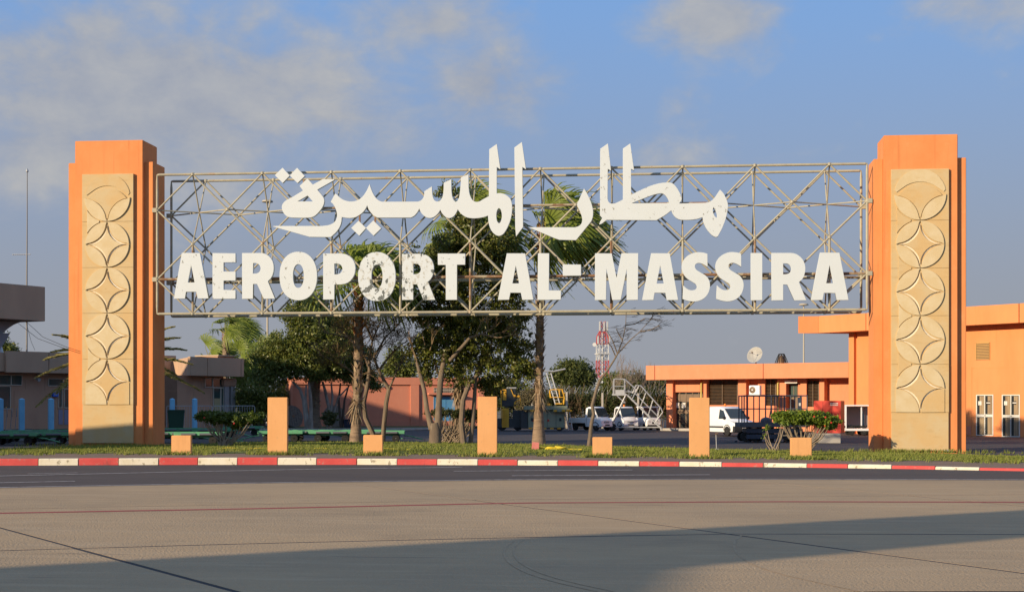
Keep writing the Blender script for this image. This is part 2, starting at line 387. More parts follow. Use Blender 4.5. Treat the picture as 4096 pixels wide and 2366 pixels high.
# tyre marks on the apron
SKID = mat('tyre_rubber_mark', (.344, .249, .150), [((.413, .296, .175), 3, .38, .58)], rough=.95)
for (dx, dy) in ((0, 0), (-38, 6), (1052 - 170, -22)):
    pts = [(2090, 2158), (2066, 2176), (2055, 2196), (2060, 2222), (2085, 2250), (2150, 2285), (2260, 2320), (2400, 2352), (2600, 2395)]
    cc = [G(x + dx, y + dy) for x, y in pts]
    fine = []
    for i in range(len(cc) - 1):
        p0, p1, p2, p3 = cc[max(i - 1, 0)], cc[i], cc[i + 1], cc[min(i + 2, len(cc) - 1)]
        for t in np.linspace(0, 1, 6, endpoint=False):
            fine.append(.5 * (2 * p1 + (p2 - p0) * t + (2 * p0 - 5 * p1 + 4 * p2 - p3) * t * t + (3 * p1 - p0 - 3 * p2 + p3) * t ** 3))
    m_ = MB(); vs_ = []; fs = []
    for i, p in enumerate(fine):
        d = (fine[min(i + 1, len(fine) - 1)] - fine[max(i - 1, 0)]).normalized(); q = Vector((-d.y, d.x, 0)) * .016
        vs_ += [(p.x - q.x, p.y - q.y, .004), (p.x + q.x, p.y + q.y, .004)]
        if i: fs.append((2 * i - 2, 2 * i, 2 * i + 1, 2 * i - 1))
    structure(m_.add(vs_, fs).build('tyre_mark', SKID))

# lawn island: top follows the kerb, drops a little to the right
def lawn_z(x, y):
    return .20 - .006 * max(0.0, min(32.0, x + 14))
KB = [-1394, -1074, -752, -430, -105, 153, 313, 474, 634, 791, 949, 1110, 1266, 1427, 1588, 1748, 1911, 2070, 2231, 2392, 2557, 2717, 2887, 3053, 3227, 3391, 3566, 3740, 3917, 4100, 4290, 4490, 4700]
kerb_root = bpy.data.objects.new('kerb', None); COL.objects.link(kerb_root); structure(kerb_root)
for i in range(len(KB) - 1):
    a, b = G(KB[i], interp(KERB, KB[i])), G(KB[i + 1], interp(KERB, KB[i + 1]))
    d = (b - a).normalized(); nrm = Vector((-d.y, d.x, 0))
    a2, b2 = a + d * .008, b - d * .008
    zt = lawn_z(*a.xy) + .012 + random.uniform(-.012, .012)
    m_ = MB()
    jo = random.uniform(-.012, .012)
    prof = [(jo, -.03), (jo + .015, zt - .03), (jo + .045, zt), (.26, zt), (.26, -.03)]
    rings = []
    for p in (a2, b2):
        rings.append([p + nrm * u + Vector((0, 0, z)) for u, z in prof])
    m_.loft(rings)
    m_.build('kerb_stone', KRED if i % 2 == 0 else KWHITE, kerb_root, bevel=.008)
# which colour the first stone has follows the photograph: 153..313 is white
inner = []
for x in xs_:
    a = G(x, interp(KERB, x)); b = G(x + 40, interp(KERB, x + 40)); d = (b - a).normalized()
    inner.append(a + Vector((-d.y, d.x, 0)) * .255)
PAVW = 5.6
pv = MB(); vs_ = []; fs = []
for i, p in enumerate(inner):
    d = (inner[min(i + 1, len(inner) - 1)] - inner[max(i - 1, 0)]).normalized(); q = Vector((-d.y, d.x, 0)) * PAVW
    vs_ += [(p.x, p.y, lawn_z(p.x, p.y) - .002), (p.x + q.x, p.y + q.y, lawn_z(p.x + q.x, p.y) - .002)]
    if i: fs.append((2 * i - 2, 2 * i, 2 * i + 1, 2 * i - 1))
structure(pv.add(vs_, fs).build('pavement_strip', PAVE))
# far edge of the lawn
FAR = [(-1400, 1810), (0, 1797), (265, 1784), (600, 1779), (800, 1775), (1024, 1765), (1700, 1764), (2300, 1774), (2700, 1782), (3100, 1789), (3500, 1797), (3870, 1801), (4096, 1808), (5200, 1835)]
NL = 90
lawn_x = np.linspace(-1400, 5200, NL)
front, back = [], []
for x in lawn_x:
    a = G(x, interp(KERB, x)); b = G(x + 40, interp(KERB, x + 40)); d = (b - a).normalized(); n_ = Vector((-d.y, d.x, 0))
    f = a + n_ * (4.9 + .28 * math.sin(x * .021) + .2 * math.sin(x * .0063 + 1) + .12 * math.sin(x * .09))
    k = W(x, HY, 1700 * 6 / (interp(FAR, x) - HY)); front.append(f); back.append(k)
NV = 14
lv = []; lf = []
for i in range(NL):
    for j in range(NV):
        t = j / (NV - 1); p = front[i].lerp(back[i], t)
        z = lawn_z(p.x, p.y) + .006 + (.05 * math.sin(math.pi * min(1, t * 1.2)) + .02 * math.sin(p.x * .9) * math.sin(p.y * .7)) * (1 if 0 < t < 1 else 0)
        if j == NV - 1: z = -.02
        lv.append((p.x, p.y, z))
for i in range(NL - 1):
    for j in range(NV - 1):
        a = i * NV + j; lf.append((a, a + NV, a + NV + 1, a + 1))
lm = MB().add(lv, lf); lawn = structure(lm.build('lawn', SOIL, smooth=True))
lv = np.array(lv).reshape(NL, NV, 3)
def lawn_at(u, v):
    i = np.minimum((u * (NL - 1)).astype(int), NL - 2); j = np.minimum((v * (NV - 2)).astype(int), NV - 3)
    fu = (u * (NL - 1) - i)[:, None]; fv = (v * (NV - 2) - j)[:, None]
    return (lv[i, j] * (1 - fu) + lv[i + 1, j] * fu) * (1 - fv) + (lv[i, j + 1] * (1 - fu) + lv[i + 1, j + 1] * fu) * fv
NG = 90000
gu = rng.uniform(.2, .84, NG); gv = rng.uniform(0, 1, NG) ** 1.25
# ragged front edge: thin and patchy
keep = rng.uniform(0, 1, NG) < np.clip((gv + .02 + .05 * np.sin(gu * 180) + .04 * np.sin(gu * 67)) / .22, .06, 1)
gu, gv = gu[keep], gv[keep]; gp = lawn_at(gu, gv); n = len(gp)
h = rng.uniform(.03, .085, n) * (1 + .9 * (rng.uniform(0, 1, n) < .05)); w = rng.uniform(.012, .03, n); a = rng.uniform(0, 2 * np.pi, n)
lx, ly = rng.normal(.03, .035, n), rng.normal(0, .035, n)
v3 = np.empty((n, 3, 3)); v3[:, 0] = gp; v3[:, 1] = gp; v3[:, 2] = gp
v3[:, 0, 0] -= np.cos(a) * w; v3[:, 0, 1] -= np.sin(a) * w; v3[:, 1, 0] += np.cos(a) * w; v3[:, 1, 1] += np.sin(a) * w
v3[:, 2, 0] += lx; v3[:, 2, 1] += ly; v3[:, 2, 2] += h; v3[:, :2, 2] -= .01
gr = obj('grass', npmesh('grass', v3.reshape(-1, 3), np.arange(n * 3).reshape(-1, 3), GRASS))
stuff(gr); tag(gr, 'short sunlit green grass growing on the gate island', 'grass')
# the lot behind
structure(sheet('parking_lot', [(-130, 40), (-26, 56), (-20, 60), (30, 50), (130, 30), (150, 190), (-150, 190)], -.035, ASPH2))
# ------------------------------------------------------------------ the gate: pillars
YT = 62.0                                          # front layer of the sign truss
YC = YT - .25                                      # front of the pillars' core
def arc(c, r_, a0, a1, n):
    return [(c[0] + r_ * math.cos(a0 + (a1 - a0) * i / n), c[1] + r_ * math.sin(a0 + (a1 - a0) * i / n)) for i in range(n + 1)]
def pillar(label, px0, px1, ptop, pslab, pan0, pan1, pan_rows, corners_l, corners_r, seed):
    rnd = random.Random(seed)
    x0, x1 = WY(px0, 800, YC).x, WY(px1, 800, YC).x
    pm = (px0 + px1) / 2
    zt, zs = WY(pm, ptop, YC).z, WY(pm, pslab, YC + .21).z
    xm = (x0 + x1) / 2
    zg = lawn_z(xm, YC)
    root = thing('gate_pillar', label, 'pillar', (xm, YC, zg), 0, 'pillars carrying the airport sign')
    o = Vector((xm, YC, zg)); wing = .37
    m_ = MB(o).box(x0, x1, YC, YC + 1.8, zg - .3, zt); m_.build('core', ORANGE, root, bevel=.02)
    # thin rendered frame of the front: two shallow ribs beside the stone
    for (a, b) in ((x0 - wing, x0 - .001), (x1 + .001, x1 + wing)):
        MB(o).box(a, b, YC + .21, YC + 1.72, zg - .3, zs).build('wing', ORANGE, root, bevel=.015)
    # stone facing
    yp = YC - .13
    q0, q1 = WY(pan0, 900, yp).x, WY(pan1, 900, yp).x
    zz = [WY(pm, r_, yp).z for r_ in pan_rows]
    cx = (q0 + q1) / 2
    nr = len(zz) - 1
    for i in range(nr):
        zb, zt_ = zz[i + 1], zz[i]
        pro = yp + (0.0 if i < nr - 1 else .02) + rnd.uniform(0, .006)
        sl_ = MB(o).box(q0 + (.0 if i < nr - 1 else .01), q1 - (.0 if i < nr - 1 else .01), pro, YC - .001, zb + .004, zt_ - .004).build('stone_slab', STONE, root, bevel=.006)
        if i == nr - 1: continue
        r_ = (zt_ - zb) / 2; zc = (zt_ + zb) / 2; C = (cx, zc)
        rr = min(r_, (q1 - q0) / 2 - .04)
        th = .065
        def relief(pts, name='carved_relief', t=th, m=None):
            MB(o).prism(pts, 'y', pro - t, pro - .001).build(name, m or rnd.choice([STONE, STONE2, STONE]), sl_, bevel=.008)
        sx = rr / r_
        def P_(pts): return [(cx + (p[0] - cx) * sx, p[1]) for p in pts]
        g = .045
        quads = [(1, 1), (-1, 1), (-1, -1), (1, -1)]
        if i == 0: use = quads[2:]
        elif i == nr - 2: use = quads[:2]
        else: use = quads
        for (sa, sb) in use:       # petals between the circle and the concave star
            tt = [math.pi / 2 * q_ / 12 for q_ in range(13)]
            out_ = [(cx + (r_ - .012) * math.cos(t) * sa, zc + (r_ - .012) * math.sin(t) * sb) for t in tt]
            inn2 = [(cx + sa * r_ - sa * (r_ - g) * math.cos(t), zc + sb * r_ - sb * (r_ - g) * math.sin(t)) for t in tt][1:-1]
            relief(P_(out_ + inn2), m=STONE2)
        if i > 0:
            def quarter(sa, sb, R_, t): return (cx + sa * R_ - sa * R_ * math.cos(t), zc + sb * R_ - sb * R_ * math.sin(t))
            R_ = r_ - .004; full = []
            for (sa, sb) in ((1, 1), (-1, 1), (-1, -1), (1, -1)):
                ts = [math.pi / 2 * q_ / 10 for q_ in range(11)]
                qq = [quarter(sa, sb, R_, t) for t in ts]
                if sa * sb > 0: qq = qq[::-1]
                full += qq[:-1]
            relief(P_(full), 'carved_groove', .008, GROOVE)
        s_ = r_ - .16
        if i > 0:                   # the raised inner star
            pts = []
            for (sa, sb), (b0, b1) in zip([(1, 1), (-1, 1), (-1, -1), (1, -1)], [(math.pi, math.pi * 1.5), (-math.pi / 2, 0), (0, math.pi / 2), (math.pi / 2, math.pi)]):
                K = (cx + sa * s_, zc + sb * s_)
                # order the outline right, top, left, bottom
                aa = arc(K, s_, b1, b0, 8) if (sa, sb) in ((1, 1), (-1, -1)) else arc(K, s_, b1, b0, 8)
                pts.append(aa)
            # right->top (corner 1,1), top->left (-1,1), left->bottom (-1,-1), bottom->right (1,-1)
            seq = []
            for aa, start in zip(pts, [(cx + s_, zc), (cx, zc + s_), (cx - s_, zc), (cx, zc - s_)]):
                if math.hypot(aa[0][0] - start[0], aa[0][1] - start[1]) > math.hypot(aa[-1][0] - start[0], aa[-1][1] - start[1]): aa = aa[::-1]
                seq += aa[:-1]
            relief(P_(seq), 'carved_star', .065)
        else:                        # top slab: a fan under a half round
            fan = arc((cx - r_, zc - r_), r_ - .02, 0.12, math.pi / 2 - .16, 9)
            fan2 = arc((cx + r_, zc - r_), r_ - .02, math.pi / 2 + .16, math.pi - .12, 9)
            arch = arc((cx, zc - r_ * .62), r_ * 1.02, math.pi * .76, math.pi * .24, 10)
            relief(P_(fan[::1] + arch + fan2), 'carved_fan', .045)
            top = arc(C, r_ - .012, math.pi * .06, math.pi * .94, 16)
            low = arc((cx, zc - r_ * .55), r_ * 1.05, math.pi * .70, math.pi * .30, 10)
            relief(P_(top + [(cx - r_ * .9, zc + .1)] + low + [(cx + r_ * .9, zc + .1)]), 'carved_half_round', .03)
        if i == nr - 2:              # quarter rounds under the last star
            for sa in (1, -1):
                K = (cx + sa * r_, zc - r_)
                aa = arc(K, r_ - .03, math.pi / 2, math.pi / 2 + sa * math.pi / 2, 12)
                relief(P_(aa + [(cx + sa * r_, zb + .006)]), 'carved_quarter_round', .03)
        # spandrels between the circles
        for side, use_ in ((-1, corners_l), (1, corners_r)):
            if i in use_ and i < nr - 1 and i < nr - 2:
                Cn = (cx, zc - 2 * r_)
                up = arc(C, r_ + .02, -math.pi / 2 + side * .35, -math.pi / 2 + side * 1.05, 8)
                lo = arc(Cn, r_ + .02, math.pi / 2 - side * 1.05, math.pi / 2 - side * .35, 8)
                relief([(cx + (p[0] - cx) * sx, p[1]) for p in up] + [(cx + (p[0] - cx) * sx, p[1]) for p in lo], 'carved_spandrel', .035)
    return root
pillar('orange gate pillar with pale carved stone panel, left end of sign, shadow on its base', 300, 571.5, 562, 650, 328, 533, [695, 886, 1069, 1252, 1435, 1617, 1771], (0, 3), (), 3)
pillar('orange gate pillar with pale carved stone panel, right end of sign, fully sunlit', 3535, 3831, 539, 633, 3565, 3796, [675, 881, 1072, 1262, 1456, 1648, 1800], (0, 1, 2, 3), (), 5)

# ------------------------------------------------------------------ the space-frame truss
TD = 1.85
NODES = [771, 1050, 1326, 1601, 1881, 2162, 2445, 2731, 3020, 3318]
XN = [WY(p, 900, YT).x for p in NODES]
XL, XR = WY(629, 900, YT).x, WY(3468.5, 900, YT).x
XH = [XL] + [(a + b) / 2 for a, b in zip(XN[:-1], XN[1:])] + [XR]
def zrow(py): return WY(2048, py, YT).z
ZR = [zrow(677), zrow(822), zrow(962), zrow(1105), zrow(1246)]
truss = thing('sign_truss', 'weathered beige tubular space-frame truss spanning between the orange pillars', 'truss', ((XL + XR) / 2, YT, 0))
tm = MB().lathe([(.55, 0), (.62, .012), (1.0, .05), (1.0, .95), (.62, .988), (.55, 1)], n=8).mesh('bar', STEEL, smooth=True)
tr = tm.copy(); tr.materials.clear(); tr.materials.append(RUST)
def bar(name, a, b, r_, rust=False):
    a, b = Vector(a), Vector(b); d = b - a
    o = obj(name, tr if rust else tm, truss)
    q = Vector((0, 0, 1)).rotation_difference(d.normalized()).to_matrix().to_4x4()
    o.matrix_local = Matrix.Translation(a - truss.location) @ q @ Matrix.Diagonal((r_, r_, d.length, 1))
    return o
RC, RD = .055, .038
for Y in (YT, YT + TD):
    seq = [XL] + XN + [XR]
    for z, nm in ((ZR[0], 'top_chord'), (ZR[4], 'bottom_chord')):
        for a, b in zip(seq[:-1], seq[1:]): bar(nm, (a, Y, z), (b, Y, z), RC)
    for x in (XL, XR): bar('end_post', (x, Y, ZR[0]), (x, Y, ZR[4]), RC)
    for i, x in enumerate(XN):
        for h in (XH[i], XH[i + 1]):
            for r0, r1 in ((0, 1), (2, 1), (2, 3), (4, 3)):
                bar('diagonal', (x, Y, ZR[r0]), (h, Y, ZR[r1]), RD)
    # letter rails
    for a, b in zip(XH[:-1], XH[1:]):
        bar('letter_rail', (a, Y, ZR[3]), (b, Y, ZR[3]), .06, Y == YT and True)
    if Y == YT:
        for a, b in zip(XH[2:8], XH[3:9]): bar('letter_rail', (a, Y, ZR[1]), (b, Y, ZR[1]), .05, True)
YM = YT + TD / 2
for i, x in enumerate(XN):
    for rm, rows in ((1, (0, 2)), (3, (2, 4))):
        c = (x, YM, ZR[rm])
        for Y in (YT, YT + TD):
            for r0 in rows: bar('web_strut', (x, Y, ZR[r0]), c, .030)
            for h in (XH[i], XH[i + 1]): bar('web_strut', c, (h, Y, ZR[rm]), .030)
    bar('letter_post', (x, YT, ZR[2]), (x, YT, ZR[4]), .05, i % 2 == 0)
nm_ = MB().lathe([(.04, -.07), (.075, -.05), (.075, .05), (.04, .07)], n=8).mesh('node_joint', STEEL, smooth=True)
for Y in (YT, YT + TD):
    for x in XN:
        for r0 in (0, 2, 4):
            o = obj('node_joint', nm_, truss); o.location = Vector((x, Y, ZR[r0])) - truss.location
    for h in XH:
        for r0 in (1, 3):
            o = obj('node_joint', nm_, truss); o.location = Vector((h, Y, ZR[r0])) - truss.location
    for x, s in ((XL, -1), (XR, 1)):
        for r0 in (1, 3):
            MB(truss.location).box(min(x, x + s * .2), max(x, x + s * .2), Y - .08, Y + .08, ZR[r0] - .09, ZR[r0] + .09).build('end_bracket', STEEL, truss)

# ------------------------------------------------------------------ letters
YL = YT - .34
LT = .15
def letter(label, outer, holes, sc, ox, oy, m, name='sign_letter', group=None, bracket=()):
    def conv(p): return WY(ox + p[0] * sc, oy + p[1] * sc, YL)
    pts = [conv(p) for p in outer]
    c = Vector((sum(p.x for p in pts) / len(pts), YL, min(p.z for p in pts)))
    cu = bpy.data.curves.new(name, 'CURVE'); cu.dimensions = '2D'; cu.fill_mode = 'BOTH'; cu.extrude = LT / 2
    cu.bevel_depth = .006; cu.bevel_resolution = 0
    for ring in [outer] + list(holes):
        s = cu.splines.new('POLY'); s.points.add(len(ring) - 1); s.use_cyclic_u = True
        for k, p in enumerate(ring):
            w_ = conv(p); s.points[k].co = (w_.x - c.x, w_.z - c.z, 0, 1)
    t = bpy.data.objects.new('tmp', cu); COL.objects.link(t)
    dg = bpy.context.evaluated_depsgraph_get()
    me = bpy.data.meshes.new_from_object(t.evaluated_get(dg)); bpy.data.objects.remove(t); bpy.data.curves.remove(cu)
    me.transform(Matrix(((1, 0, 0, 0), (0, 0, -1, 0), (0, 1, 0, 0), (0, 0, 0, 1))))
    me.materials.clear(); me.materials.append(m); me.name = name
    o = obj(name, me); o.location = c + Vector((0, LT / 2, 0))
    # bmesh: clean doubles so that edges catch light
    bm = bmesh.new(); bm.from_mesh(me); bmesh.ops.remove_doubles(bm, verts=bm.verts, dist=.0005); bmesh.ops.recalc_face_normals(bm, faces=bm.faces); bm.to_mesh(me); bm.free()
    tag(o, label, 'letter', group)
    for (bx, by0, by1) in bracket:
        p0, p1 = conv((bx, by0)), conv((bx, by1)); org = o.location
        MB(org).box(p0.x - .035, p0.x + .035, YL + .02, YL + .09, min(p0.z, p1.z), max(p0.z, p1.z)).build('bracket', RUST, o)
    # stand-offs to the truss
    zs_ = [p.z for p in pts]; xs2 = [p.x for p in pts]
    for zr in (ZR[3], ZR[1]):
        if min(zs_) < zr < max(zs_) and max(xs2) - min(xs2) > .4:
            xa = c.x
            MB(o.location).box(xa - .03, xa + .03, YL + LT, YT - .03, zr - .03, zr + .03).build('stand_off', STEEL, o)
    return o
def oval(x0, x1, y0, y1, n=44, e=2.2):
    cx_, cy_, a, b = (x0 + x1) / 2, (y0 + y1) / 2, (x1 - x0) / 2, (y1 - y0) / 2
    out_ = []
    for k in range(n):
        t = 2 * math.pi * k / n
        out_.append((cx_ + a * math.copysign(abs(math.cos(t)) ** (2 / e), math.cos(t)), cy_ + b * math.copysign(abs(math.sin(t)) ** (2 / e), math.sin(t))))
    return out_
K = 560 / 2521
def fr(lab, w=''): return lab
LG = 'white roman letters on the sign truss'
letter('flaking white letter A at the start of the word AEROPORT', [(72, 915), (215, 97), (537, 97), (692, 912), (502, 912), (475, 790), (287, 793), (268, 915)], [[(378, 295), (318, 628), (447, 628)]], K, 680, 990, CHIPL, group=LG)
letter('flaking white letter E, second letter of AEROPORT', [(768, 100), (1178, 103), (1178, 262), (963, 265), (963, 430), (1178, 432), (1178, 590), (963, 592), (963, 760), (1178, 765), (1178, 918), (768, 918)], [], K, 680, 990, CHIPL, group=LG)
letter('clean white letter R, third letter of AEROPORT', [(1300, 100), (1620, 98), (1665, 100), (1715, 113), (1770, 145), (1815, 190), (1845, 240), (1863, 305), (1868, 370), (1860, 440), (1840, 505), (1810, 555), (1760, 605), (1888, 915), (1690, 918), (1568, 652), (1495, 652), (1492, 918), (1300, 918)],
       [[(1497, 275), (1540, 275), (1575, 283), (1602, 300), (1622, 325), (1635, 370), (1625, 415), (1608, 440), (1583, 458), (1545, 468), (1490, 468)]], K, 680, 990, WHITE, group=LG)
letter('flaking white letter O, fourth letter of AEROPORT', oval(1118.7, 1267.8, 1006.7, 1200), [oval(1171.5, 1215.8, 1055.5, 1151)], 1, 0, 0, CHIPL, group=LG)
letter('flaking white letter P in the middle of AEROPORT', [(240, 108), (560, 108), (610, 113), (655, 124), (710, 155), (755, 195), (785, 240), (808, 300), (818, 370), (808, 440), (790, 500), (762, 550), (720, 600), (680, 627), (630, 647), (560, 660), (438, 662), (436, 930), (240, 930)],
       [[(436, 285), (490, 283), (530, 292), (560, 312), (580, 345), (588, 385), (578, 425), (560, 450), (530, 472), (490, 482), (438, 483)]], K, 1240, 990, CHIPL, group=LG)
letter('badly flaking white letter O, sixth letter of AEROPORT', oval(1432.8, 1582, 1007.8, 1203), [oval(1485.5, 1531, 1057.3, 1152.3)], 1, 0, 0, CHIP, group=LG)
letter('badly flaking white letter R next to last in AEROPORT', [(1660, 115), (1960, 112), (2015, 114), (2070, 125), (2130, 155), (2175, 200), (2205, 255), (2225, 320), (2230, 385), (2221, 450), (2200, 515), (2170, 565), (2122, 612), (2252, 937), (2045, 937), (1930, 658), (1857, 658), (1857, 937), (1660, 937)],
       [[(1858, 287), (1910, 287), (1948, 298), (1975, 320), (1992, 350), (2000, 385), (1992, 425), (1972, 452), (1940, 472), (1900, 480), (1858, 480)]], K, 1240, 990, CHIP, group=LG)
letter('white letter T at the end of AEROPORT', [(1751.8, 1014), (1860, 1014), (1860, 1057.8), (1827.4, 1057.8), (1827.4, 1198), (1783.6, 1198), (1783.6, 1057.8), (1752, 1057.8)], [], 1, 0, 0, CHIPL, group=LG)
letter('white letter A before the L, left of the hyphen', [(145, 935), (305, 105), (630, 105), (778, 935), (582, 935), (557, 808), (365, 808), (340, 935)], [[(463, 305), (400, 645), (528, 645)]], K, 1960, 990, WHITE, group=LG)
letter('white letter L left of the hyphen, in front of a palm trunk', [(867, 103), (1062, 103), (1057, 770), (1275, 770), (1273, 935), (857, 935)], [], K, 1960, 990, WHITE, group=LG)
letter('small white rectangular hyphen between AL and MASSIRA', [(1312, 305), (1635, 305), (1637, 502), (1315, 502)], [], K, 1960, 990, WHITE, name='sign_hyphen', group=LG)
letter('white letter M at the start of MASSIRA', [(1895, 105), (2190, 105), (2278, 560), (2370, 102), (2666, 100), (2661, 938), (2462, 938), (2465, 350), (2352, 938), (2203, 938), (2093, 345), (2088, 940), (1890, 938)], [], K, 1960, 990, WHITE, group=LG)
letter('white letter A between the M and the double S', [(220, 940), (382, 103), (713, 103), (865, 940), (662, 940), (638, 810), (440, 810), (418, 940)], [[(543, 305), (477, 648), (612, 648)]], K, 2520, 990, WHITE, group=LG)
S_ = [(1393, 112), (1360, 101), (1320, 91), (1240, 83), (1195, 86), (1150, 95), (1105, 112), (1060, 135), (1020, 165), (990, 195), (963, 232), (945, 270), (935, 310), (933, 350), (936, 385), (945, 420), (960, 460), (980, 495), (1005, 528), (1040, 560), (1110, 605), (1170, 640), (1193, 662), (1205, 690), (1206, 712), (1200, 730), (1186, 749), (1165, 762), (1120, 770), (1085, 767), (1055, 758), (1010, 730), (960, 685), (948, 918), (985, 935), (1030, 950), (1085, 962), (1140, 968), (1190, 965), (1240, 955), (1290, 935), (1330, 910), (1370, 874), (1400, 830), (1422, 782), (1435, 730), (1440, 690), (1438, 650), (1430, 608), (1415, 570), (1393, 536), (1365, 505), (1330, 481), (1290, 460), (1215, 415), (1190, 394), (1175, 370), (1168, 347), (1167, 325), (1173, 308), (1185, 295), (1203, 282), (1225, 275), (1252, 274), (1280, 280), (1310, 291), (1340, 306), (1395, 345)]
letter('white letter S, the first of the pair in MASSIRA', S_, [], K, 2520, 990, WHITE, group=LG)
letter('white letter S, the second of the pair in MASSIRA', [(x + 606, y - 3) for x, y in S_], [], K, 2520, 990, WHITE, group=LG)
letter('straight white letter I after the double S', [(2177, 98), (2380, 98), (2380, 943), (2177, 943)], [], K, 2520, 990, WHITE, group=LG)
letter('white letter R in MASSIRA, next to the last A', [(480, 98), (830, 97), (878, 103), (920, 116), (962, 140), (1000, 170), (1032, 206), (1055, 245), (1075, 297), (1085, 350), (1085, 395), (1080, 440), (1055, 530), (1020, 576), (970, 620), (1103, 945), (890, 945), (762, 662), (685, 662), (685, 945), (480, 945)],
       [[(685, 282), (745, 282), (778, 290), (805, 308), (826, 336), (838, 382), (828, 425), (812, 448), (786, 468), (745, 480), (685, 482)]], K, 2980, 990, WHITE, group=LG)
letter('white letter A at the far right end of the sign', [(1188, 940), (1352, 92), (1698, 92), (1863, 940), (1652, 940), (1628, 812), (1418, 812), (1395, 940)], [[(1523, 298), (1460, 642), (1595, 642)]], K, 2980, 990, WHITE, group=LG)
# Arabic
KA = 500 / 2275; KC = 500 / 1733; KD = 600 / 2080
AG = 'white Arabic lettering on the sign truss'
def dot(label, pts, **kw): letter(label, pts, [], KA, 1080, 650, WHITE, name='letter_dot', group=AG, **kw)
dot('white diamond dot, outer left of the pair above the leftmost Arabic letter', [(228, 98), (358, 235), (232, 370), (93, 230)])
dot('white diamond dot, inner right of the pair above the leftmost Arabic letter', [(492, 100), (632, 245), (500, 372), (365, 235)])
dot('white diamond dot below the Arabic word, left of the pair', [(1612, 1060), (1747, 1190), (1625, 1328), (1482, 1190)], bracket=[(1628, 940, 1100)])
dot('white diamond dot below the Arabic word, right of the pair', [(1880, 1055), (2022, 1195), (1885, 1328), (1751, 1190)], bracket=[(1910, 980, 1100)])
def smooth(pts, sharp=.75):
    out_ = []
    n = len(pts)
    for i in range(n):
        p0, p1, p2 = Vector(pts[i - 1]), Vector(pts[i]), Vector(pts[(i + 1) % n])
        a, b = (p1 - p0), (p2 - p1)
        if a.length > 1e-6 and b.length > 1e-6 and a.angle(b) < sharp and a.length < 190 and b.length < 190:
            l = min(a.length, b.length) * .25
            out_ += [tuple(p1 - a.normalized() * l), tuple(p1 + b.normalized() * l)]
        else: out_.append(tuple(p1))
    return out_
letter('white looped Arabic letter with two diamond dots above, far left of the Arabic line', smooth([(680, 295), (778, 405), (960, 305), (1170, 305), (1165, 320), (858, 493), (930, 580), (970, 630), (990, 690), (975, 770), (930, 850), (860, 930), (800, 980), (730, 1000), (600, 1005), (400, 1000), (320, 985), (265, 940), (225, 870), (215, 800), (235, 745), (290, 690), (400, 635), (605, 510), (543, 425)]),
       [[(683, 598), (490, 708), (790, 712)]], KA, 1080, 650, WHITE, name='arabic_letter', group=AG, bracket=[(610, 300, 430)])
def B(*p): return [(x + 2275, y) for x, y in p]
lam = [((px - 1080) / KA, (py - 650) / KA) for px, py in [(1957.7, 597.6), (1986.5, 576.5), (2001, 677), (1986.6, 666.9), (1986, 774.5)]]
body = [(1185, 570), (1215, 580), (1260, 630), (1330, 680), (1420, 708), (1520, 712), (1620, 680), (1700, 610), (1760, 520), (1800, 430), (1812, 400), (1835, 470), (1870, 560), (1920, 640), (1980, 695), (2040, 715)] \
    + B((420, 713), (480, 690), (520, 640), (535, 590), (537, 525), (670, 437), (675, 560), (690, 640), (720, 695), (770, 715), (820, 700), (860, 650), (880, 580), (888, 480), (890, 370), (1022, 305), (1024, 500), (1035, 610), (1060, 680), (1100, 718), (1140, 700), (1170, 640), (1185, 540), (1198, 400), (1203, 275), (1335, 215), (1338, 450), (1350, 560), (1380, 640), (1420, 700), (1480, 722), (1540, 710), (1620, 660), (1712, 615)) \
    + lam + B((1910, 555), (1980, 570), (2050, 610), (2100, 660), (2125, 740), (2130, 850), (2115, 980), (2080, 1100), (2030, 1210), (1970, 1300), (1900, 1335), (1840, 1320), (1770, 1260), (1720, 1160), (1700, 1050), (1695, 960), (1620, 990), (1500, 1010), (1400, 1012), (1300, 995), (1220, 945), (1170, 890), (1143, 845), (1120, 900), (1080, 965), (1030, 1000), (980, 1010), (930, 995), (880, 950), (845, 900), (825, 850), (800, 900), (750, 960), (690, 1000), (620, 1010), (560, 990), (500, 940), (465, 890), (443, 830), (410, 900), (350, 970), (290, 1000)) \
    + [(1960, 1000), (1890, 965), (1830, 900), (1790, 840), (1770, 770), (1740, 840), (1690, 905), (1620, 960), (1540, 1000), (1420, 1010), (1305, 990), (1300, 1080), (1270, 1170), (1210, 1260), (1105, 1355), (720, 1350), (600, 1315), (65, 1160), (110, 1155), (950, 1155), (1080, 1140), (1160, 1100), (1210, 1040), (1225, 960), (1215, 890), (1190, 820), (1150, 750), (1108, 715)]
letter('long joined white Arabic lettering with three teeth and a tall stem', smooth(body), [oval(2275 + 1840, 2275 + 1948, 828, 1105, 24, 2.0)], KA, 1080, 650, WHITE, name='arabic_letter', group=AG)
letter('tall single white Arabic stroke standing free in the middle of the Arabic line', [(548, 140), (648, 65), (705, 440), (655, 405), (665, 1240), (570, 1365), (560, 1240)], [], KC, 1900, 550, WHITE, name='arabic_letter', group=AG)
letter('white crescent-shaped Arabic letter in front of the taller palm crown', smooth([(1512, 710), (1560, 790), (1610, 900), (1635, 1000), (1635, 1090), (1610, 1160), (1400, 1420), (1170, 1415), (1100, 1390), (765, 1245), (1390, 1245), (1440, 1230), (1475, 1200), (1492, 1150), (1480, 1080), (1450, 1000), (1415, 930)]), [], KC, 1900, 550, WHITE, name='arabic_letter', group=AG)
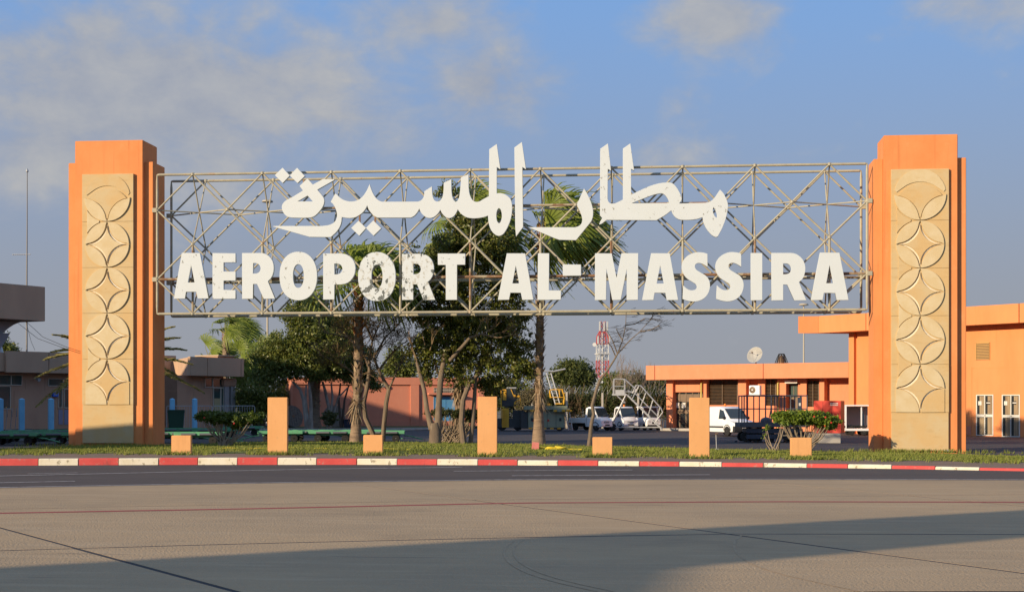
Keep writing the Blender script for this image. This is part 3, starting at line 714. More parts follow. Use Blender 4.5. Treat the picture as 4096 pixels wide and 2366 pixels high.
letter('white joined Arabic lettering with two tall stems, right end of the Arabic line', smooth([(143, 158), (247, 85), (290, 458), (245, 432), (242, 850), (255, 895), (290, 918), (350, 915), (458, 862), (458, 155), (557, 85), (610, 455), (567, 432), (567, 798), (700, 730), (850, 665), (980, 630), (1110, 623), (1160, 645), (1210, 705), (1255, 790), (1273, 850), (1262, 880), (1230, 915), (1600, 907), (1660, 895), (1720, 850), (1760, 790), (1803, 725), (1850, 770), (1890, 850), (1915, 930), (1900, 1050), (1870, 1160), (1830, 1260), (1770, 1370), (1740, 1378), (1690, 1350), (1620, 1270), (1575, 1180), (1562, 1100), (1480, 1130), (1360, 1142), (1240, 1138), (1180, 1100), (1145, 1050), (1128, 1005), (1050, 1070), (920, 1145), (230, 1140), (190, 1170), (160, 1195), (130, 1200), (145, 1160), (175, 1115), (140, 1075)]),
       [smooth([(562, 912), (700, 860), (850, 800), (960, 772), (1010, 772), (1050, 800), (1085, 850), (1105, 910)]), smooth([(1712, 958), (1745, 1010), (1765, 1070), (1760, 1120), (1730, 1095), (1708, 1050), (1700, 1000)])], KD, 2360, 550, CHIPL, name='arabic_letter', group=AG)

# ------------------------------------------------------------------ low posts along the lawn edge
def post(label, px0, px1, ptop, pbase, grp):
    xm = (px0 + px1) / 2
    z0 = .2
    for _ in range(4):
        p = G(xm, pbase, z0); z0 = lawn_z(p.x, p.y)
    zc = depth(p); a, b, t = W(px0, pbase, zc), W(px1, pbase, zc), W(xm, ptop, zc)
    w = (b - a).length; h_ = t.z - p.z
    m_ = MB().box(-w / 2, w / 2, 0, .2, -.15, h_)
    o = m_.build('concrete_post', POSTM, bevel=.018)
    o.location = p; o.rotation_euler = (0, 0, TH + math.atan2(0, 1)); tag(o, label, 'post', grp)
PG1, PG2 = 'tall apricot posts along the lawn', 'short apricot posts along the lawn'
post('tall apricot concrete post left of the trees, before green trolleys', 1070, 1150, 1588, 1817, PG1)
post('tall apricot concrete post in the middle, beside the double-stemmed trees', 1910, 1989, 1585, 1820, PG1)
post('tall apricot concrete post in front of the white van', 2759, 2839, 1589, 1826, PG1)
post('short apricot concrete post nearest the left pillar', 685, 764, 1740, 1816, PG2)
post('short apricot concrete post at the foot of the brown bare tree', 1453, 1531, 1738, 1816, PG2)
post('short apricot concrete post beside the leaning sapling', 2371, 2450, 1747, 1822, PG2)
post('short apricot concrete post in front of the right clipped shrub', 3164, 3248, 1749, 1829, PG2)

# ------------------------------------------------------------------ unseen blocks added to cast the big shadows: off-frame wing, deck behind the camera
tw = thing('shade_wing', 'tall mauve blocks out of view beside the apron, added to cast shade', 'building', (-58, 80, 0))
def blk(m_, pts, z0, z1): m_.prism(pts, 'z', z0, z1)
a_ = MB((-58, 80, 0)); blk(a_, [(-78, 97), (-61, 92), (-52, 76), (-66, 66), (-92, 84)], -.05, 16.0); a_.build('shade_block', BROWNW, tw)
a_ = MB((-58, 80, 0)); blk(a_, [(-66, 65.9), (-52, 75.9), (-45.5, 65), (-47, 60.5), (-58.5, 50.5)], -.05, 18.0); a_.build('shade_tower', BROWNF, tw)  # added tall so that its shade reaches the parked pickups
a_ = MB((-58, 80, 0)); blk(a_, [(-47, 60.4), (-42, 57), (-52, 46), (-58.4, 50.4)], -.05, 9.0); a_.build('shade_annex', BROWNW, tw)
a_ = MB((-58, 80, 0)); blk(a_, [(-64, 41), (-30, 47.0), (-29.6, 46.1), (-62, 36.2)], -.05, 7.45); a_.build('low_shade_block', BROWNW, tw)
jb = thing('shade_deck', 'raised deck behind the viewer, unseen, added to shade the apron', 'shade caster', (-30, -6, 0))
HB = 10.5
def unshade(px, py, h_):
    g = G(px, py); k = h_ / math.tan(SUN_EL)
    return (g.x - math.sin(SUN_AZ) * k, g.y - math.cos(SUN_AZ) * k)
up0, up1 = Vector(unshade(-900, 2318, HB)), Vector(unshade(4700, 2004, HB))
lo0, lo1 = Vector(unshade(2760, 2262, HB)), Vector(unshade(4700, 2092, HB))
poly = [up0, up1, lo1, lo0, Vector(unshade(2640, 2450, HB)), Vector((lo0.x - 9, lo0.y - 26)), Vector((up0.x - 24, up0.y - 14))]  # deck outline traced back along the sun from the wanted shadow
a_ = MB((-30, -6, 0)); blk(a_, [tuple(p) for p in poly], HB - .5, HB); a_.build('shade_slab', BROWNF, jb)
for k in range(5):
    p = up0.lerp(up1, .06 + .2 * k) * .5 + lo0.lerp(lo1, .06 + .2 * k) * .5
    if depth((p.x, p.y)) > -1: continue
    MB((-30, -6, 0)).tube([(p.x, p.y, -.05), (p.x, p.y, HB - .5)], .35, 12).build('column', BROWNW, jb)
# ------------------------------------------------------------------ buildings behind the gate
DARKGLASS = mat('dark_window_glass', (.03, .035, .035), rough=.12, spec=.6)
TEALGLASS = mat('teal_window_glass', (.035, .075, .07), [((.10, .13, .10), .8, .45, .6, (1, 1, .5), .6)], rough=.15, spec=.6)
LINTEL = mat('pale_metal_frame', (.55, .50, .40), rough=.6)
BRONZE = mat('bronze_metal', (.16, .10, .055), [((.11, .07, .04), 3, .45, .6, (1, 1, 1), .7)], rough=.5, spec=.4)
SLAT = mat('brown_louvre_slat', (.13, .075, .038), [((.09, .055, .03), 4, .45, .6, (1, 1, 1), .7)], rough=.6)
YPIPE = mat('yellow_pipe_paint', (.55, .42, .12), [((.42, .30, .10), 4, .5, .65, (1, 1, 1), .7)], rough=.6)
WPAINT = mat('white_vehicle_paint', (.78, .79, .79), [((.70, .71, .70), 1.5, .5, .7, (1, 1, 1), .5), ((.38, .34, .28), 5, .66, .8, (1, 1, .5), .3)], rough=.35, spec=.5, coat=.3)
DOORW = mat('white_door_metal', (.62, .60, .54), rough=.5)
BLUEP = mat('blue_door_paint', (.10, .30, .52), [((.08, .24, .44), 2, .45, .65, (1, 1, .4), .7)], rough=.6)
SKYB = mat('sky_blue_post_paint', (.20, .52, .74), [((.16, .43, .64), 2, .45, .65, (1, 1, 1), .7), ((.45, .45, .42), 13, .68, .72, (1, 1, 1), .8)], rough=.7)
GALV = mat('galvanised_steel', (.42, .43, .43), [((.34, .35, .36), 4, .45, .65, (1, 1, 1), .7)], rough=.5, spec=.5, metal=.3)
BLACK = mat('black_rubber', (.02, .02, .02), [((.035, .033, .03), 9, .5, .65, (1, 1, 1), .7)], rough=.85)
PALEC = mat('pale_concrete', (.42, .39, .34), [((.33, .30, .25), 1.7, .45, .65, (1, 1, 1), .7), ((.20, .18, .14), 5, .62, .7, (1, 1, 1), .6)], rough=.92, bump=.3, bscale=25)
PAPER = mat('white_paper', (.62, .60, .54), rough=.9)
BLUESIGN = mat('blue_sign_face', (.03, .12, .55), rough=.5)
GREYS = mat('grey_shaded_render', (.27, .27, .28), [((.22, .22, .23), .7, .42, .7, (1, 1, .5), .7)], rough=.9)

class Wall:
    def __init__(s, p0, p1):
        s.p0 = Vector((p0[0], p0[1])); d = Vector((p1[0], p1[1])) - s.p0
        s.L = d.length; s.e = d / s.L; s.n = Vector((s.e.y, -s.e.x))
        s.rz = math.atan2(s.e.y, s.e.x)
    def U(s, px, n=0.0):
        xi = (px - CX) / FP; d = Vector((-st + ct * xi, ct + st * xi)); b = s.p0 + s.n * n
        return -(b.x * d.y - b.y * d.x) / (s.e.x * d.y - s.e.y * d.x)
    def Z(s, px, py, n=0.0):
        q = s.p0 + s.n * n + s.e * s.U(px, n); return CH + (HY - py) / FP * depth(q)
    def root(s, name, label, cat, group=None):
        s.r = thing(name, label, cat, (s.p0.x, s.p0.y, 0), s.rz, group); return s.r
    def box(s, name, m, u0, u1, n0, n1, z0, z1, parent=None, bevel=0.0, mb=None):
        q = (mb or MB()).box(u0, u1, -n1, -n0, z0, z1)
        return None if mb else q.build(name, m, parent or s.r, bevel=bevel)
    def pbox(s, name, m, px0, px1, py0, py1, n0, n1, parent=None, bevel=0.0, z0=None, z1=None):
        pm = (px0 + px1) / 2
        return s.box(name, m, s.U(px0, n1), s.U(px1, n1), n0, n1, s.Z(pm, py1, n1) if z0 is None else z0, s.Z(pm, py0, n1) if z1 is None else z1, parent, bevel)

# --- low peach building on the right, long fascia on pilasters
w = Wall(GD(2583, 116.0), GD(3452, 105.5))
low = w.root('low_building', 'low peach building with long flat fascia, louvred windows and dish on roof', 'building')
ZF0, ZF1 = 3.86, 4.96
for a, b in ((2583, 2618), (2619.5, 3052), (3053.5, 3395), (3396.5, 3452)):
    w.box('fascia_panel', ORANGE_B, w.U(a) + .008, w.U(b) - .008, -.25, 0, ZF0, ZF1, bevel=.012)
w.box('roof_slab', ORANGE_B, .05, w.L - .05, -14, -.26, ZF0 + .06, ZF1 - .12)
NW = -1.3
w.box('rear_wall', ORANGE_B, w.U(2665, NW), w.L - .1, -12, -1.75, 0, ZF0 + .05)
def seg(a, b, ytop=None, ybot=None, n0=-1.74, n1=NW, m=ORANGE_B, nm='wall_pier', bev=.012):
    pm = (a + b) / 2
    return w.box(nm, m, w.U(a, n1), w.U(b, n1), n0, n1, 0 if ybot is None else w.Z(pm, ybot, n1), ZF0 + .03 if ytop is None else w.Z(pm, ytop, n1), bevel=bev)
seg(2665, 2691, n1=-1.0); seg(2692, 2800, ybot=1567); seg(2811, 2826, n1=-1.1); seg(2826, 2952, ytop=1619, nm='wall_panel'); seg(2952, 2984, n1=-1.05)
seg(2985, 3031, ytop=1579, nm='wall_panel'); seg(3031, 3060); seg(3060, 3105, ytop=1621, nm='wall_panel'); seg(3108, 3144, n1=-1.05); seg(3192, 3226); seg(3226, 3277, ytop=1626, nm='wall_panel')
seg(3277, 3297, n1=-1.0); seg(3297, 3432, n0=-1.74, n1=-1.6, nm='wall_panel')
# glazed entrance
dn = -1.6
w.pbox('entrance_glazing', DARKGLASS, 2692, 2811, 1567, 1709, -1.72, dn)
for a in (2692, 2717, 2742, 2768, 2793): w.pbox('glazing_bar', BRONZE, a, a + 4, 1567, 1709, dn + .002, dn + .05)
w.pbox('glazing_rail', BRONZE, 2696, 2811, 1638, 1652, dn + .004, dn + .06)
w.pbox('glazing_panel', BRONZE, 2696, 2811, 1575, 1606, dn + .001, dn + .03)
for a in (2702, 2727): w.pbox('paper_notice', PAPER, a, a + 15, 1609, 1630, dn + .055, dn + .065)
def louvre(a, b, y0, y1):
    lw = w.pbox('louvred_window', DARKGLASS, a, b, y0, y1, -1.74, -1.62)
    z0, z1 = w.Z((a + b) / 2, y1, -1.45), w.Z((a + b) / 2, y0, -1.45); n = int((z1 - z0) / .105)
    me = MB().box(w.U(a, -1.45) + .02, w.U(b, -1.45) - .02, -.03, .03, -.012, .012).mesh('louvre_slat', SLAT)
    for k in range(n):
        o = obj('louvre_slat', me, lw); o.location = (0, 1.5, z0 + .05 + k * (z1 - z0) / n); o.rotation_euler = (R(-35), 0, 0)
    m = (a + b) / 2
    for q in ((a, a + 3), (m - 1, m + 1), (b - 3, b)): w.pbox('window_mullion', BRONZE, q[0], q[1], y0, y1, -1.6, -1.42, lw)
louvre(2827, 2951, 1521, 1618); louvre(3061, 3104, 1518, 1620); louvre(3227, 3276, 1521, 1625)
w.pbox('recess_door', BRONZE, 3145, 3191, 1531, 1736, -1.72, -1.62)
w.pbox('door_glazing', TEALGLASS, 3149, 3187, 1536, 1588, -1.615, -1.60)
for a in (3161, 3174): w.pbox('glazing_bar', BRONZE, a, a + 2, 1536, 1588, -1.6, -1.58)
sg = w.pbox('door_sign', PAPER, 3139, 3188, 1519, 1532, -1.0, -.93)
for k in range(6): w.pbox('sign_lettering', RRED, 3162 + k * 4, 3164.6 + k * 4, 1523, 1528, -.929, -.925, sg)
w.pbox('dark_doorway', DARKGLASS, 3432, 3452, 1522, 1640, -1.6, -1.5)
for a in (2801, 3107):
    p0 = w.U(a + 4, -.95); z1 = w.Z(a, 1528, -.95)
    MB().tube([(p0 + .18, 1.5, z1 + .1), (p0 + .05, 1.1, z1 + .06), (p0, .95, z1 - .1), (p0, .95, .1)], .07, 8).build('downpipe', YPIPE, low, smooth=True)
w.box('porch_step', PALEC, w.U(2640, .6), w.U(2990, .6), -1.2, .6, -.04, .16, bevel=.03)
# air conditioner
ac = thing('air_conditioner', 'white air conditioner unit on a bracket at the low building', 'air conditioner')
acp = W(3022, 1577, 108.3); ac.location = acp; ac.rotation_euler = (0, 0, w.rz)
MB().box(-.42, .42, -.2, .16, 0, .66).build('casing', WPAINT, ac, bevel=.03)
MB().lathe([(.24, 0), (.24, .02), (.2, .03)], (-.14, -.2, .34), (0, -1, 0), 18).build('fan_grille', BRONZE, ac, smooth=True)
MB().lathe([(.05, 0), (.05, .02)], (-.14, -.23, .34), (0, -1, 0), 10).build('fan_hub', WPAINT, ac)
MB().box(-.45, .45, -.2, .6, -.06, -.005).build('bracket', GALV, ac)
# dish on roof
dp = W(3024, 1455, 113); dp.z = ZF1 - .12
dish = thing('satellite_dish', 'white satellite dish on the roof of the low building', 'satellite dish', dp)
ax = Vector((-.50, -.78, .38)).normalized(); c0 = Vector((0, 0, .78))
prof = [(.62 * t, .22 * t * t) for t in np.linspace(.02, 1, 8)]
MB().lathe(prof + [(.64, .225), (.62, .20)] + [(.62 * t, .22 * t * t - .03) for t in np.linspace(.98, .05, 6)], c0, ax, 28).build('reflector', mat('dish_white', (.38, .38, .35), [((.33, .325, .29), 3, .45, .65, (1, 1, 1), .7)], rough=.5), dish, smooth=True)
MB().tube([(0, .1, 0), (0, .1, .75)], .05, 8).build('mast', GALV, dish)
fp = c0 + ax * .62
rt = ax.cross(Vector((0, 0, 1))).normalized(); upv = rt.cross(ax)
m_ = MB()
for q in (upv * -.6, rt * .55 + upv * .2, rt * -.55 + upv * .2): m_.tube([c0 + ax * .2 + q, fp], .013, 5)
m_.build('feed_arms', GALV, dish); MB().lathe([(.05, -.06), (.06, .06)], fp, ax, 8).build('receiver', BRONZE, dish)
rv = thing('roof_cowl', 'dark caged ventilator cowl on the low building roof', 'ventilator', W(3126, 1448, 111))
m_ = MB()
for k in range(8):
    t = k * math.pi / 4; m_.tube([(.55 * math.cos(t), .55 * math.sin(t), -.3), (.36 * math.cos(t), .36 * math.sin(t), .25), (.2 * math.cos(t), .2 * math.sin(t), .6)], .03, 5)
m_.build('cage', BLACK, rv); MB().lathe([(.24, -.3), (.24, .3), (.1, .5)], n=10).build('stack', BRONZE, rv); MB().lathe([(.25, .58), (.2, .64)], n=10).build('cap', BLACK, rv)

# --- orange terminal on the right edge
w = Wall(GD(3273, 103.0), GD(4096, 89.9))
term = w.root('terminal_building', 'two-storey orange terminal with deep fascia and glazed double doors', 'building')
TL = w.U(5400)
for a, b in ((3273, 3463), (3464, 4075), (4077, 5400)): w.box('fascia_panel', ORANGE_T, w.U(a) + .01, w.U(b) - .01, -.3, 0, 6.86, 8.02, bevel=.012)
q0 = GD(3193, 103.3); lq = Vector((q0.x, q0.y)) - w.p0; qu, qn = lq.dot(w.e), lq.dot(w.n)
MB().prism([(.0, .0), (qu, -qn), (qu + 6, -qn + 14), (9, 14), (9, .31), (.01, .31)], 'z', 6.86, 8.02).build('roof_end', ORANGE_T, term)
w.box('roof_slab', ORANGE_T, 9.02, TL, -24, -.31, 6.9, 7.9)
TW = -1.15
uw = w.U(3393, TW)
w.box('wall', ORANGE_T, uw + .8, TL, -20, TW, -.05, 6.9)
w.box('corner_pier', ORANGE_T, uw, uw + .45, TW - 3, TW - .05, -.05, 6.9); w.box('corner_pier', ORANGE_T, uw + .45, uw + .8, TW - 3, TW - .3, -.05, 6.9)
w.pbox('vent_backing', BRONZE, 3903, 3957, 1370, 1438, TW, TW + .02)
vg = w.pbox('vent_grille', mat('tan_grille', (.50, .30, .10), rough=.6), 3902, 3958, 1368.5, 1371, TW, TW + .07)
z0, z1 = w.Z(3930, 1438, TW), w.Z(3930, 1370, TW)
me = MB().box(w.U(3903, TW), w.U(3957, TW), -.02, .02, -.022, .022).mesh('vent_slat', MATS['tan_grille'])
for k in range(11):
    o = obj('vent_slat', me, vg); o.location = (0, -TW - .03, z0 + (k + .5) * (z1 - z0) / 11)
for a in (3902, 3956): w.pbox('vent_side', MATS['tan_grille'], a, a + 2, 1370, 1438, TW, TW + .07, vg)
w.pbox('render_joint', ORANGE, 3886, 4300, 1466, 1467.4, TW, TW + .012); w.pbox('render_joint', ORANGE, 3886, 3887.2, 1467.5, 1730, TW, TW + .012)
for a, b, y1 in ((3904, 3973, 1741), (4007, 4079, 1746), (4112, 4185, 1751)):
    dr = w.pbox('double_door', DOORW, a, b, 1577, y1, TW, TW + .04); m = (a + b) / 2; ym = 1577 + (y1 - 1577) * .49
    for (c, d) in ((a + 4, m - 2), (m + 2, b - 4)):
        for (e_, f_) in ((1581, ym - 2), (ym + 9, y1 - 4)):
            gl = w.pbox('door_pane', DARKGLASS, c, d, e_, f_, TW + .041, TW + .047, dr)
            w.pbox('curtain', mat('beige_curtain', (.36, .27, .16), [((.22, .15, .09), 2.6, .45, .55, (3, 3, .1), .8)], rough=.9), c + (d - c) * .35, d - 1, e_ + 2, f_ - 1, TW + .048, TW + .05, dr)
    w.pbox('notice', PAPER, a + 9, a + 22, 1603, 1619, TW + .052, TW + .056, dr)
    for k in range(3): w.pbox('sticker', BLACK if k != 1 else PAPER, m + 7, m + 22, 1603 + k * 5, 1607 + k * 5, TW + .052, TW + .056, dr)
    w.pbox('door_bar', GALV, m - 3, m + 3, ym + 1, ym + 4, TW + .052, TW + .1, dr)
bxp = w.pbox('wall_box', SHED, 3866, 3884, 1703, 1738, TW, TW + .02)

# --- shed behind the trees
w = Wall(GD(1166, 126.0), GD(1938, 130.0))
shed = w.root('utility_shed', 'flat-roofed orange shed with blue door behind the trees', 'building')
SZ = 4.28
w.box('wall', SHED, 0, w.L, -9, -.16, -.05, SZ - .05)
w.box('parapet', SHED, 0, w.L, -.155, 0, SZ - .62, SZ, bevel=.012)
for a, b in ((1166, 1174), (1429, 1443), (1643, 1676), (1914, 1938)): w.box('pilaster', SHED, w.U(a), w.U(b), -.155, -.002, -.05, SZ - .625)
w.box('plinth', SHED, .02, w.L - .02, -.155, -.05, -.05, .55)
w.pbox('blue_door', BLUEP, 1735, 1828, 1585, 1700, -.155, -.09)
for a in (1735, 1780, 1826): w.pbox('door_rib', BLUEP, a, a + 3, 1585, 1700, -.089, -.07)
w.pbox('door_canopy', SHED, 1716, 1834, 1570, 1578, -.155, .55, bevel=.01)
win = w.pbox('clerestory_window', DARKGLASS, 1735, 1823, 1550, 1569, -.155, -.12)
for k in range(12): w.pbox('window_bar', LINTEL, 1736 + k * 7.9, 1737.6 + k * 7.9, 1550, 1569, -.118, -.08, win)
w.pbox('window_bar', LINTEL, 1735, 1823, 1559, 1560.6, -.079, -.06, win)
MB().lathe([(.18, 0), (.2, .1), (.14, .2), (.02, .24)], (w.U(1531), .0, w.Z(1531, 1541)), (0, -1, 0), 14).build('wall_lamp', mat('dusty_white_glass', (.55, .48, .38), rough=.5), shed, smooth=True)
MB().box(w.U(1845), w.U(1858), -.12, .0, SZ - .9, SZ - .55).build('wall_lamp', MATS['dusty_white_glass'], shed)
# verge in front of it
vg_ = [GD(940, 113), GD(1280, 111.5), GD(1600, 114), GD(1780, 118), GD(1960, 131), GD(1150, 130), GD(930, 128)]
VERG = mat('verge_grass', (.05, .065, .018), [((.10, .075, .04), .8, .5, .65, (1, 1, 1), .8)], rough=.95, bump=.4, bscale=20)
m_ = MB().prism([(p.x, p.y) for p in vg_], 'z', -.03, .14); structure(m_.build('rear_verge', VERG))
vk = bpy.data.objects.new('rear_kerb', None); COL.objects.link(vk); structure(vk)
for a, b in zip(vg_[:4], vg_[1:4]):
    n = 9
    for k in range(n):
        p, q = a.lerp(b, k / n), a.lerp(b, (k + .985) / n); d = (q - p).normalized(); nn = Vector((d.y, -d.x, 0)) * .14
        MB().add([p, q, q + nn, p + nn, p + Vector((0, 0, .17)), q + Vector((0, 0, .17)), q + nn + Vector((0, 0, .16)), p + nn + Vector((0, 0, .16))], [(0, 1, 2, 3), (4, 5, 6, 7), (0, 1, 5, 4), (1, 2, 6, 5), (2, 3, 7, 6), (3, 0, 4, 7)]).build('kerb_stone', PALEC, vk)
# cable drums
def drum(label, px, pbase, zc, rz, tilt, r_=.92):
    p = W(px, pbase, zc); p.z = .14
    t = thing('cable_drum', label, 'cable drum', p, rz, 'wooden cable drums against the shed')
    WD = mat('grey_old_timber', (.20, .175, .15), [((.12, .10, .085), 3, .42, .6, (1, 1, 6), .8)], rough=.9, bump=.4, bscale=20)
    ax = Vector((0, -math.cos(tilt), math.sin(tilt))); up_ = Vector((0, math.sin(tilt), math.cos(tilt))); sd = Vector((1, 0, 0)); c = up_ * r_
    for off in (0, -.55):
        fl = None
        n = 8
        for k in range(n):     # each flange is sawn planks
            x0, x1 = -r_ + 2 * r_ * k / n + .01, -r_ + 2 * r_ * (k + 1) / n - .01
            h0, h1 = math.sqrt(max(0, r_ * r_ - x0 * x0)), math.sqrt(max(0, r_ * r_ - x1 * x1))
            pts = [(x0, -h0), (x1, -h1), (x1, h1), (x0, h0)]
            m_ = MB(); v_ = [c + sd * a + up_ * b + ax * (off + e_) for e_ in (0, .06) for a, b in pts]
            m_.add(v_, [(0, 1, 2, 3), (7, 6, 5, 4), (0, 4, 5, 1), (1, 5, 6, 2), (2, 6, 7, 3), (3, 7, 4, 0)]).build('flange_plank', WD, t)
    MB().lathe([(.42, -.5), (.42, .0)], c, ax, 16).build('barrel', WD, t, smooth=True)
    MB().lathe([(.12, .06), (.12, .09)], c, ax, 10).build('hub_plate', RUST, t)
    return t
drum('grey wooden cable drum leaning at the left end of the shed', 1180, 1690, 119, R(48), R(18))
drum('grey wooden cable drum behind the thin dark trunks, right of the other drum', 1335, 1690, 121, R(10), R(16))
MB().box(-.4, .4, -.3, .3, 0, .62).build('drum_bin', mat('navy_plastic', (.03, .035, .06), rough=.6), tag_ := thing('plastic_tub', 'small dark blue tub at the foot of the shed', 'tub', W(1398, 1697, 118)), bevel=.04)
tag_.location.z = .14; MB().box(-.44, .44, -.34, .34, .6, .68).build('rim', MATS['navy_plastic'], tag_, bevel=.02)

# --- long mauve building on the left, in shade
w = Wall(GD(25, 119.0), GD(711, 131.0))
lb = w.root('mauve_building', 'long shaded mauve building with deep flat fascia behind the blue posts', 'building')
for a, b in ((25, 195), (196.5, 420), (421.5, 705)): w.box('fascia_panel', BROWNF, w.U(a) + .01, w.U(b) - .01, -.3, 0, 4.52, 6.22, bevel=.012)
w.box('fascia_return', BROWNF, -8, -.02, -1.8, -1.5, 4.5, 6.2)
w.box('roof_slab', BROWNF, -8, w.L, -12, -.31, 4.6, 6.1)
NL_ = -1.1
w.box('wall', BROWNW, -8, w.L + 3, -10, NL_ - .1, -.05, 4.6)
def frame_window(px0, px1, py0, py1, mull=(), glass=TEALGLASS, nm='window'):
    g_ = w.pbox(nm, glass, px0, px1, py0, py1, NL_ - .12, NL_ - .06)
    for a, b, c, d in ((px0 - 2, px1 + 2, py0 - 2, py0), (px0 - 2, px1 + 2, py1, py1 + 3), (px0 - 2, px0, py0, py1), (px1, px1 + 2, py0, py1)):
        w.pbox('window_frame', LINTEL, a, b, c, d, NL_ - .1, NL_, g_)
    for a in mull: w.pbox('mullion', LINTEL, a - 1.5, a + 1.5, py0, py1, NL_ - .055, NL_, g_)
frame_window(-20, 87, 1500, 1537, (45,)); frame_window(-20, 41, 1545, 1632); frame_window(196, 300, 1515, 1541, (253,)); frame_window(236, 248, 1549, 1628, nm='door_light'); frame_window(259, 300, 1557, 1628, nm='door_light')
for a in (235, 258): w.pbox('door_panel', mat('lavender_panel', (.26, .26, .36), rough=.6), a, a + 16, 1637, 1696, NL_ - .1, NL_ - .05)
for (a, b, c, d) in ((88, 103, 1555, 1556), (102.2, 103, 1519, 1555), (57, 58, 1563, 1650), (57, 102, 1562, 1563), (180, 181, 1510, 1564), (180, 222, 1563, 1564), (221, 222, 1585, 1670)):
    w.pbox('surface_conduit', BROWNF, a, b, c, d, NL_ - .1, NL_ - .07)
w.pbox('eaves_light', GALV, 151, 195, 1497, 1501, NL_ - .1, NL_ + .2)
MB().lathe([(.1, 0), (.16, .3)], (w.U(165), .7, w.Z(165, 1514)), (.3, -1, -.3), 10).build('floodlight', GALV, lb)
bs = w.pbox('projecting_sign', BLUESIGN, 212, 234, 1568, 1585, NL_ - .1, NL_ + .12)
w.pbox('sign_text', PAPER, 216, 230, 1576, 1578, NL_ + .121, NL_ + .125, bs)
dz = w.Z(15, 1384)
MB().tube([(w.U(-30), 1.4, dz), (w.U(10), 1.4, dz + .1), (w.U(28), 1.4, dz - .1), (w.U(36), 1.4, 5.9)], .34, 10).build('roof_duct', GALV, lb, smooth=True)
# projecting right block
q1, q2 = GD(761, 122.5), GD(976, 127.5)
w2 = Wall(q1, q2); w = w2
lb2 = w.root('mauve_pavilion', 'shaded mauve end pavilion with white columns beside the crowd barriers', 'building')
for a, b in ((761, 830), (830.8, 964), (964.8, 976.5)): w.box('fascia_panel', BROWNF, w.U(a) + .01, w.U(b) - .01, -.3, 0, 4.33, 5.88, bevel=.012)
sp = GD(711, 129.5); l_ = Vector((sp.x, sp.y)) - w.p0; su, sn = l_.dot(w.e), l_.dot(w.n)
MB().prism([(0, .01), (su, -sn), (su + 1.5, -sn + 4), (w.L, 7), (w.L, .31), (.01, .31)], 'z', 4.36, 5.86).build('fascia_side', BROWNF, lb2)
NL_ = -1.0
uA, uB = w.U(655, NL_), w.U(938, NL_)
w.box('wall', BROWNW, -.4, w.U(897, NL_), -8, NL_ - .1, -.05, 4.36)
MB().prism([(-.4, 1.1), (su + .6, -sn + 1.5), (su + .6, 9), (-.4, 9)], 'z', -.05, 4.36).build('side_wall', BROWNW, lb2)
frame_window(822, 894, 1513, 1547, (852,)); frame_window(856, 894, 1552, 1648, (884,))
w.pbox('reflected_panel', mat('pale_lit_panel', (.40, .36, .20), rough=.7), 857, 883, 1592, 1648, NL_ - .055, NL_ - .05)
WCOL = mat('grey_white_column', (.34, .32, .31), rough=.85)
for a, b in ((899, 917), (925, 942)): w.pbox('column', WCOL, a, b, 1545, 1650, NL_ - .5, NL_ + .1, z0=-.05)
w.pbox('column_head', BROWNW, 893, 950, 1512, 1545, NL_ - .7, NL_ + .2, bevel=.1)
for (a, b, c, d) in ((774, 777, 1516, 1600), (808, 809, 1523, 1562), (786, 808, 1522, 1523), (808, 842, 1562, 1563), (842, 843, 1563, 1690), (745, 772, 1561, 1562), (672, 718, 1561, 1562)):
    w.pbox('surface_conduit', BROWNF, a, b, c, d, NL_ - .1, NL_ - .07)
MB().box(w.U(838, -4), w.U(902, -4), 3.0, 5.5, 5.85, 6.12).build('rooflight', BROWNW, lb2); MB().box(w.U(834, -4), w.U(906, -4), 2.8, 5.7, 6.13, 6.24).build('rooflight_lid', mat('tan_slab', (.42, .32, .22), rough=.9), lb2)

# --- canopy at the top left: cantilevered box on a flared column
w = Wall(GD(-500, 80.0), GD(181, 90.3))
cn = w.root('canopy', 'shaded brown cantilevered canopy on a flared grey column at the left edge', 'canopy')
w.box('fascia', BROWNF, 0, w.L, -5, 0, 6.95, 9.02, bevel=.02)
prof = [(-200, 1276), (95, 1284), (74, 1290), (55, 1298), (38, 1309), (24, 1320), (12, 1331), (40, 1333), (24, 1360), (10, 1382), (-25, 1430), (-60, 1500), (-70, 1790), (-250, 1790), (-260, 1400)]
pp = [(w.U(a, -1.2), min(6.945, w.Z(a, b, -1.2)) if b < 1780 else -.05) for a, b in prof]
MB().prism(pp, 'y', 1.2, 2.6).build('flared_column', GREYS, cn)
for a, b in (((103, 1284), (268, 1388)), ((70, 1290), (266, 1395)), ((104, 1285), (140, 1400))):
    p0 = W(a[0], a[1], 90); p1 = W(b[0], b[1], 63.5 if b[0] > 200 else 119)
    mid = (p0 + p1) / 2 + Vector((0, 0, -.25))
    cb = MB(p0).tube([p0, mid, p1], .012, 5).build('cable', BLACK); cb.location = p0
    tag(cb, {268: 'thin cable strung from the canopy corner to the left pillar', 266: 'lower thin cable strung from under the canopy to the left pillar', 140: 'dark cable dropping from the canopy to the mauve roof'}[b[0]], 'cable')

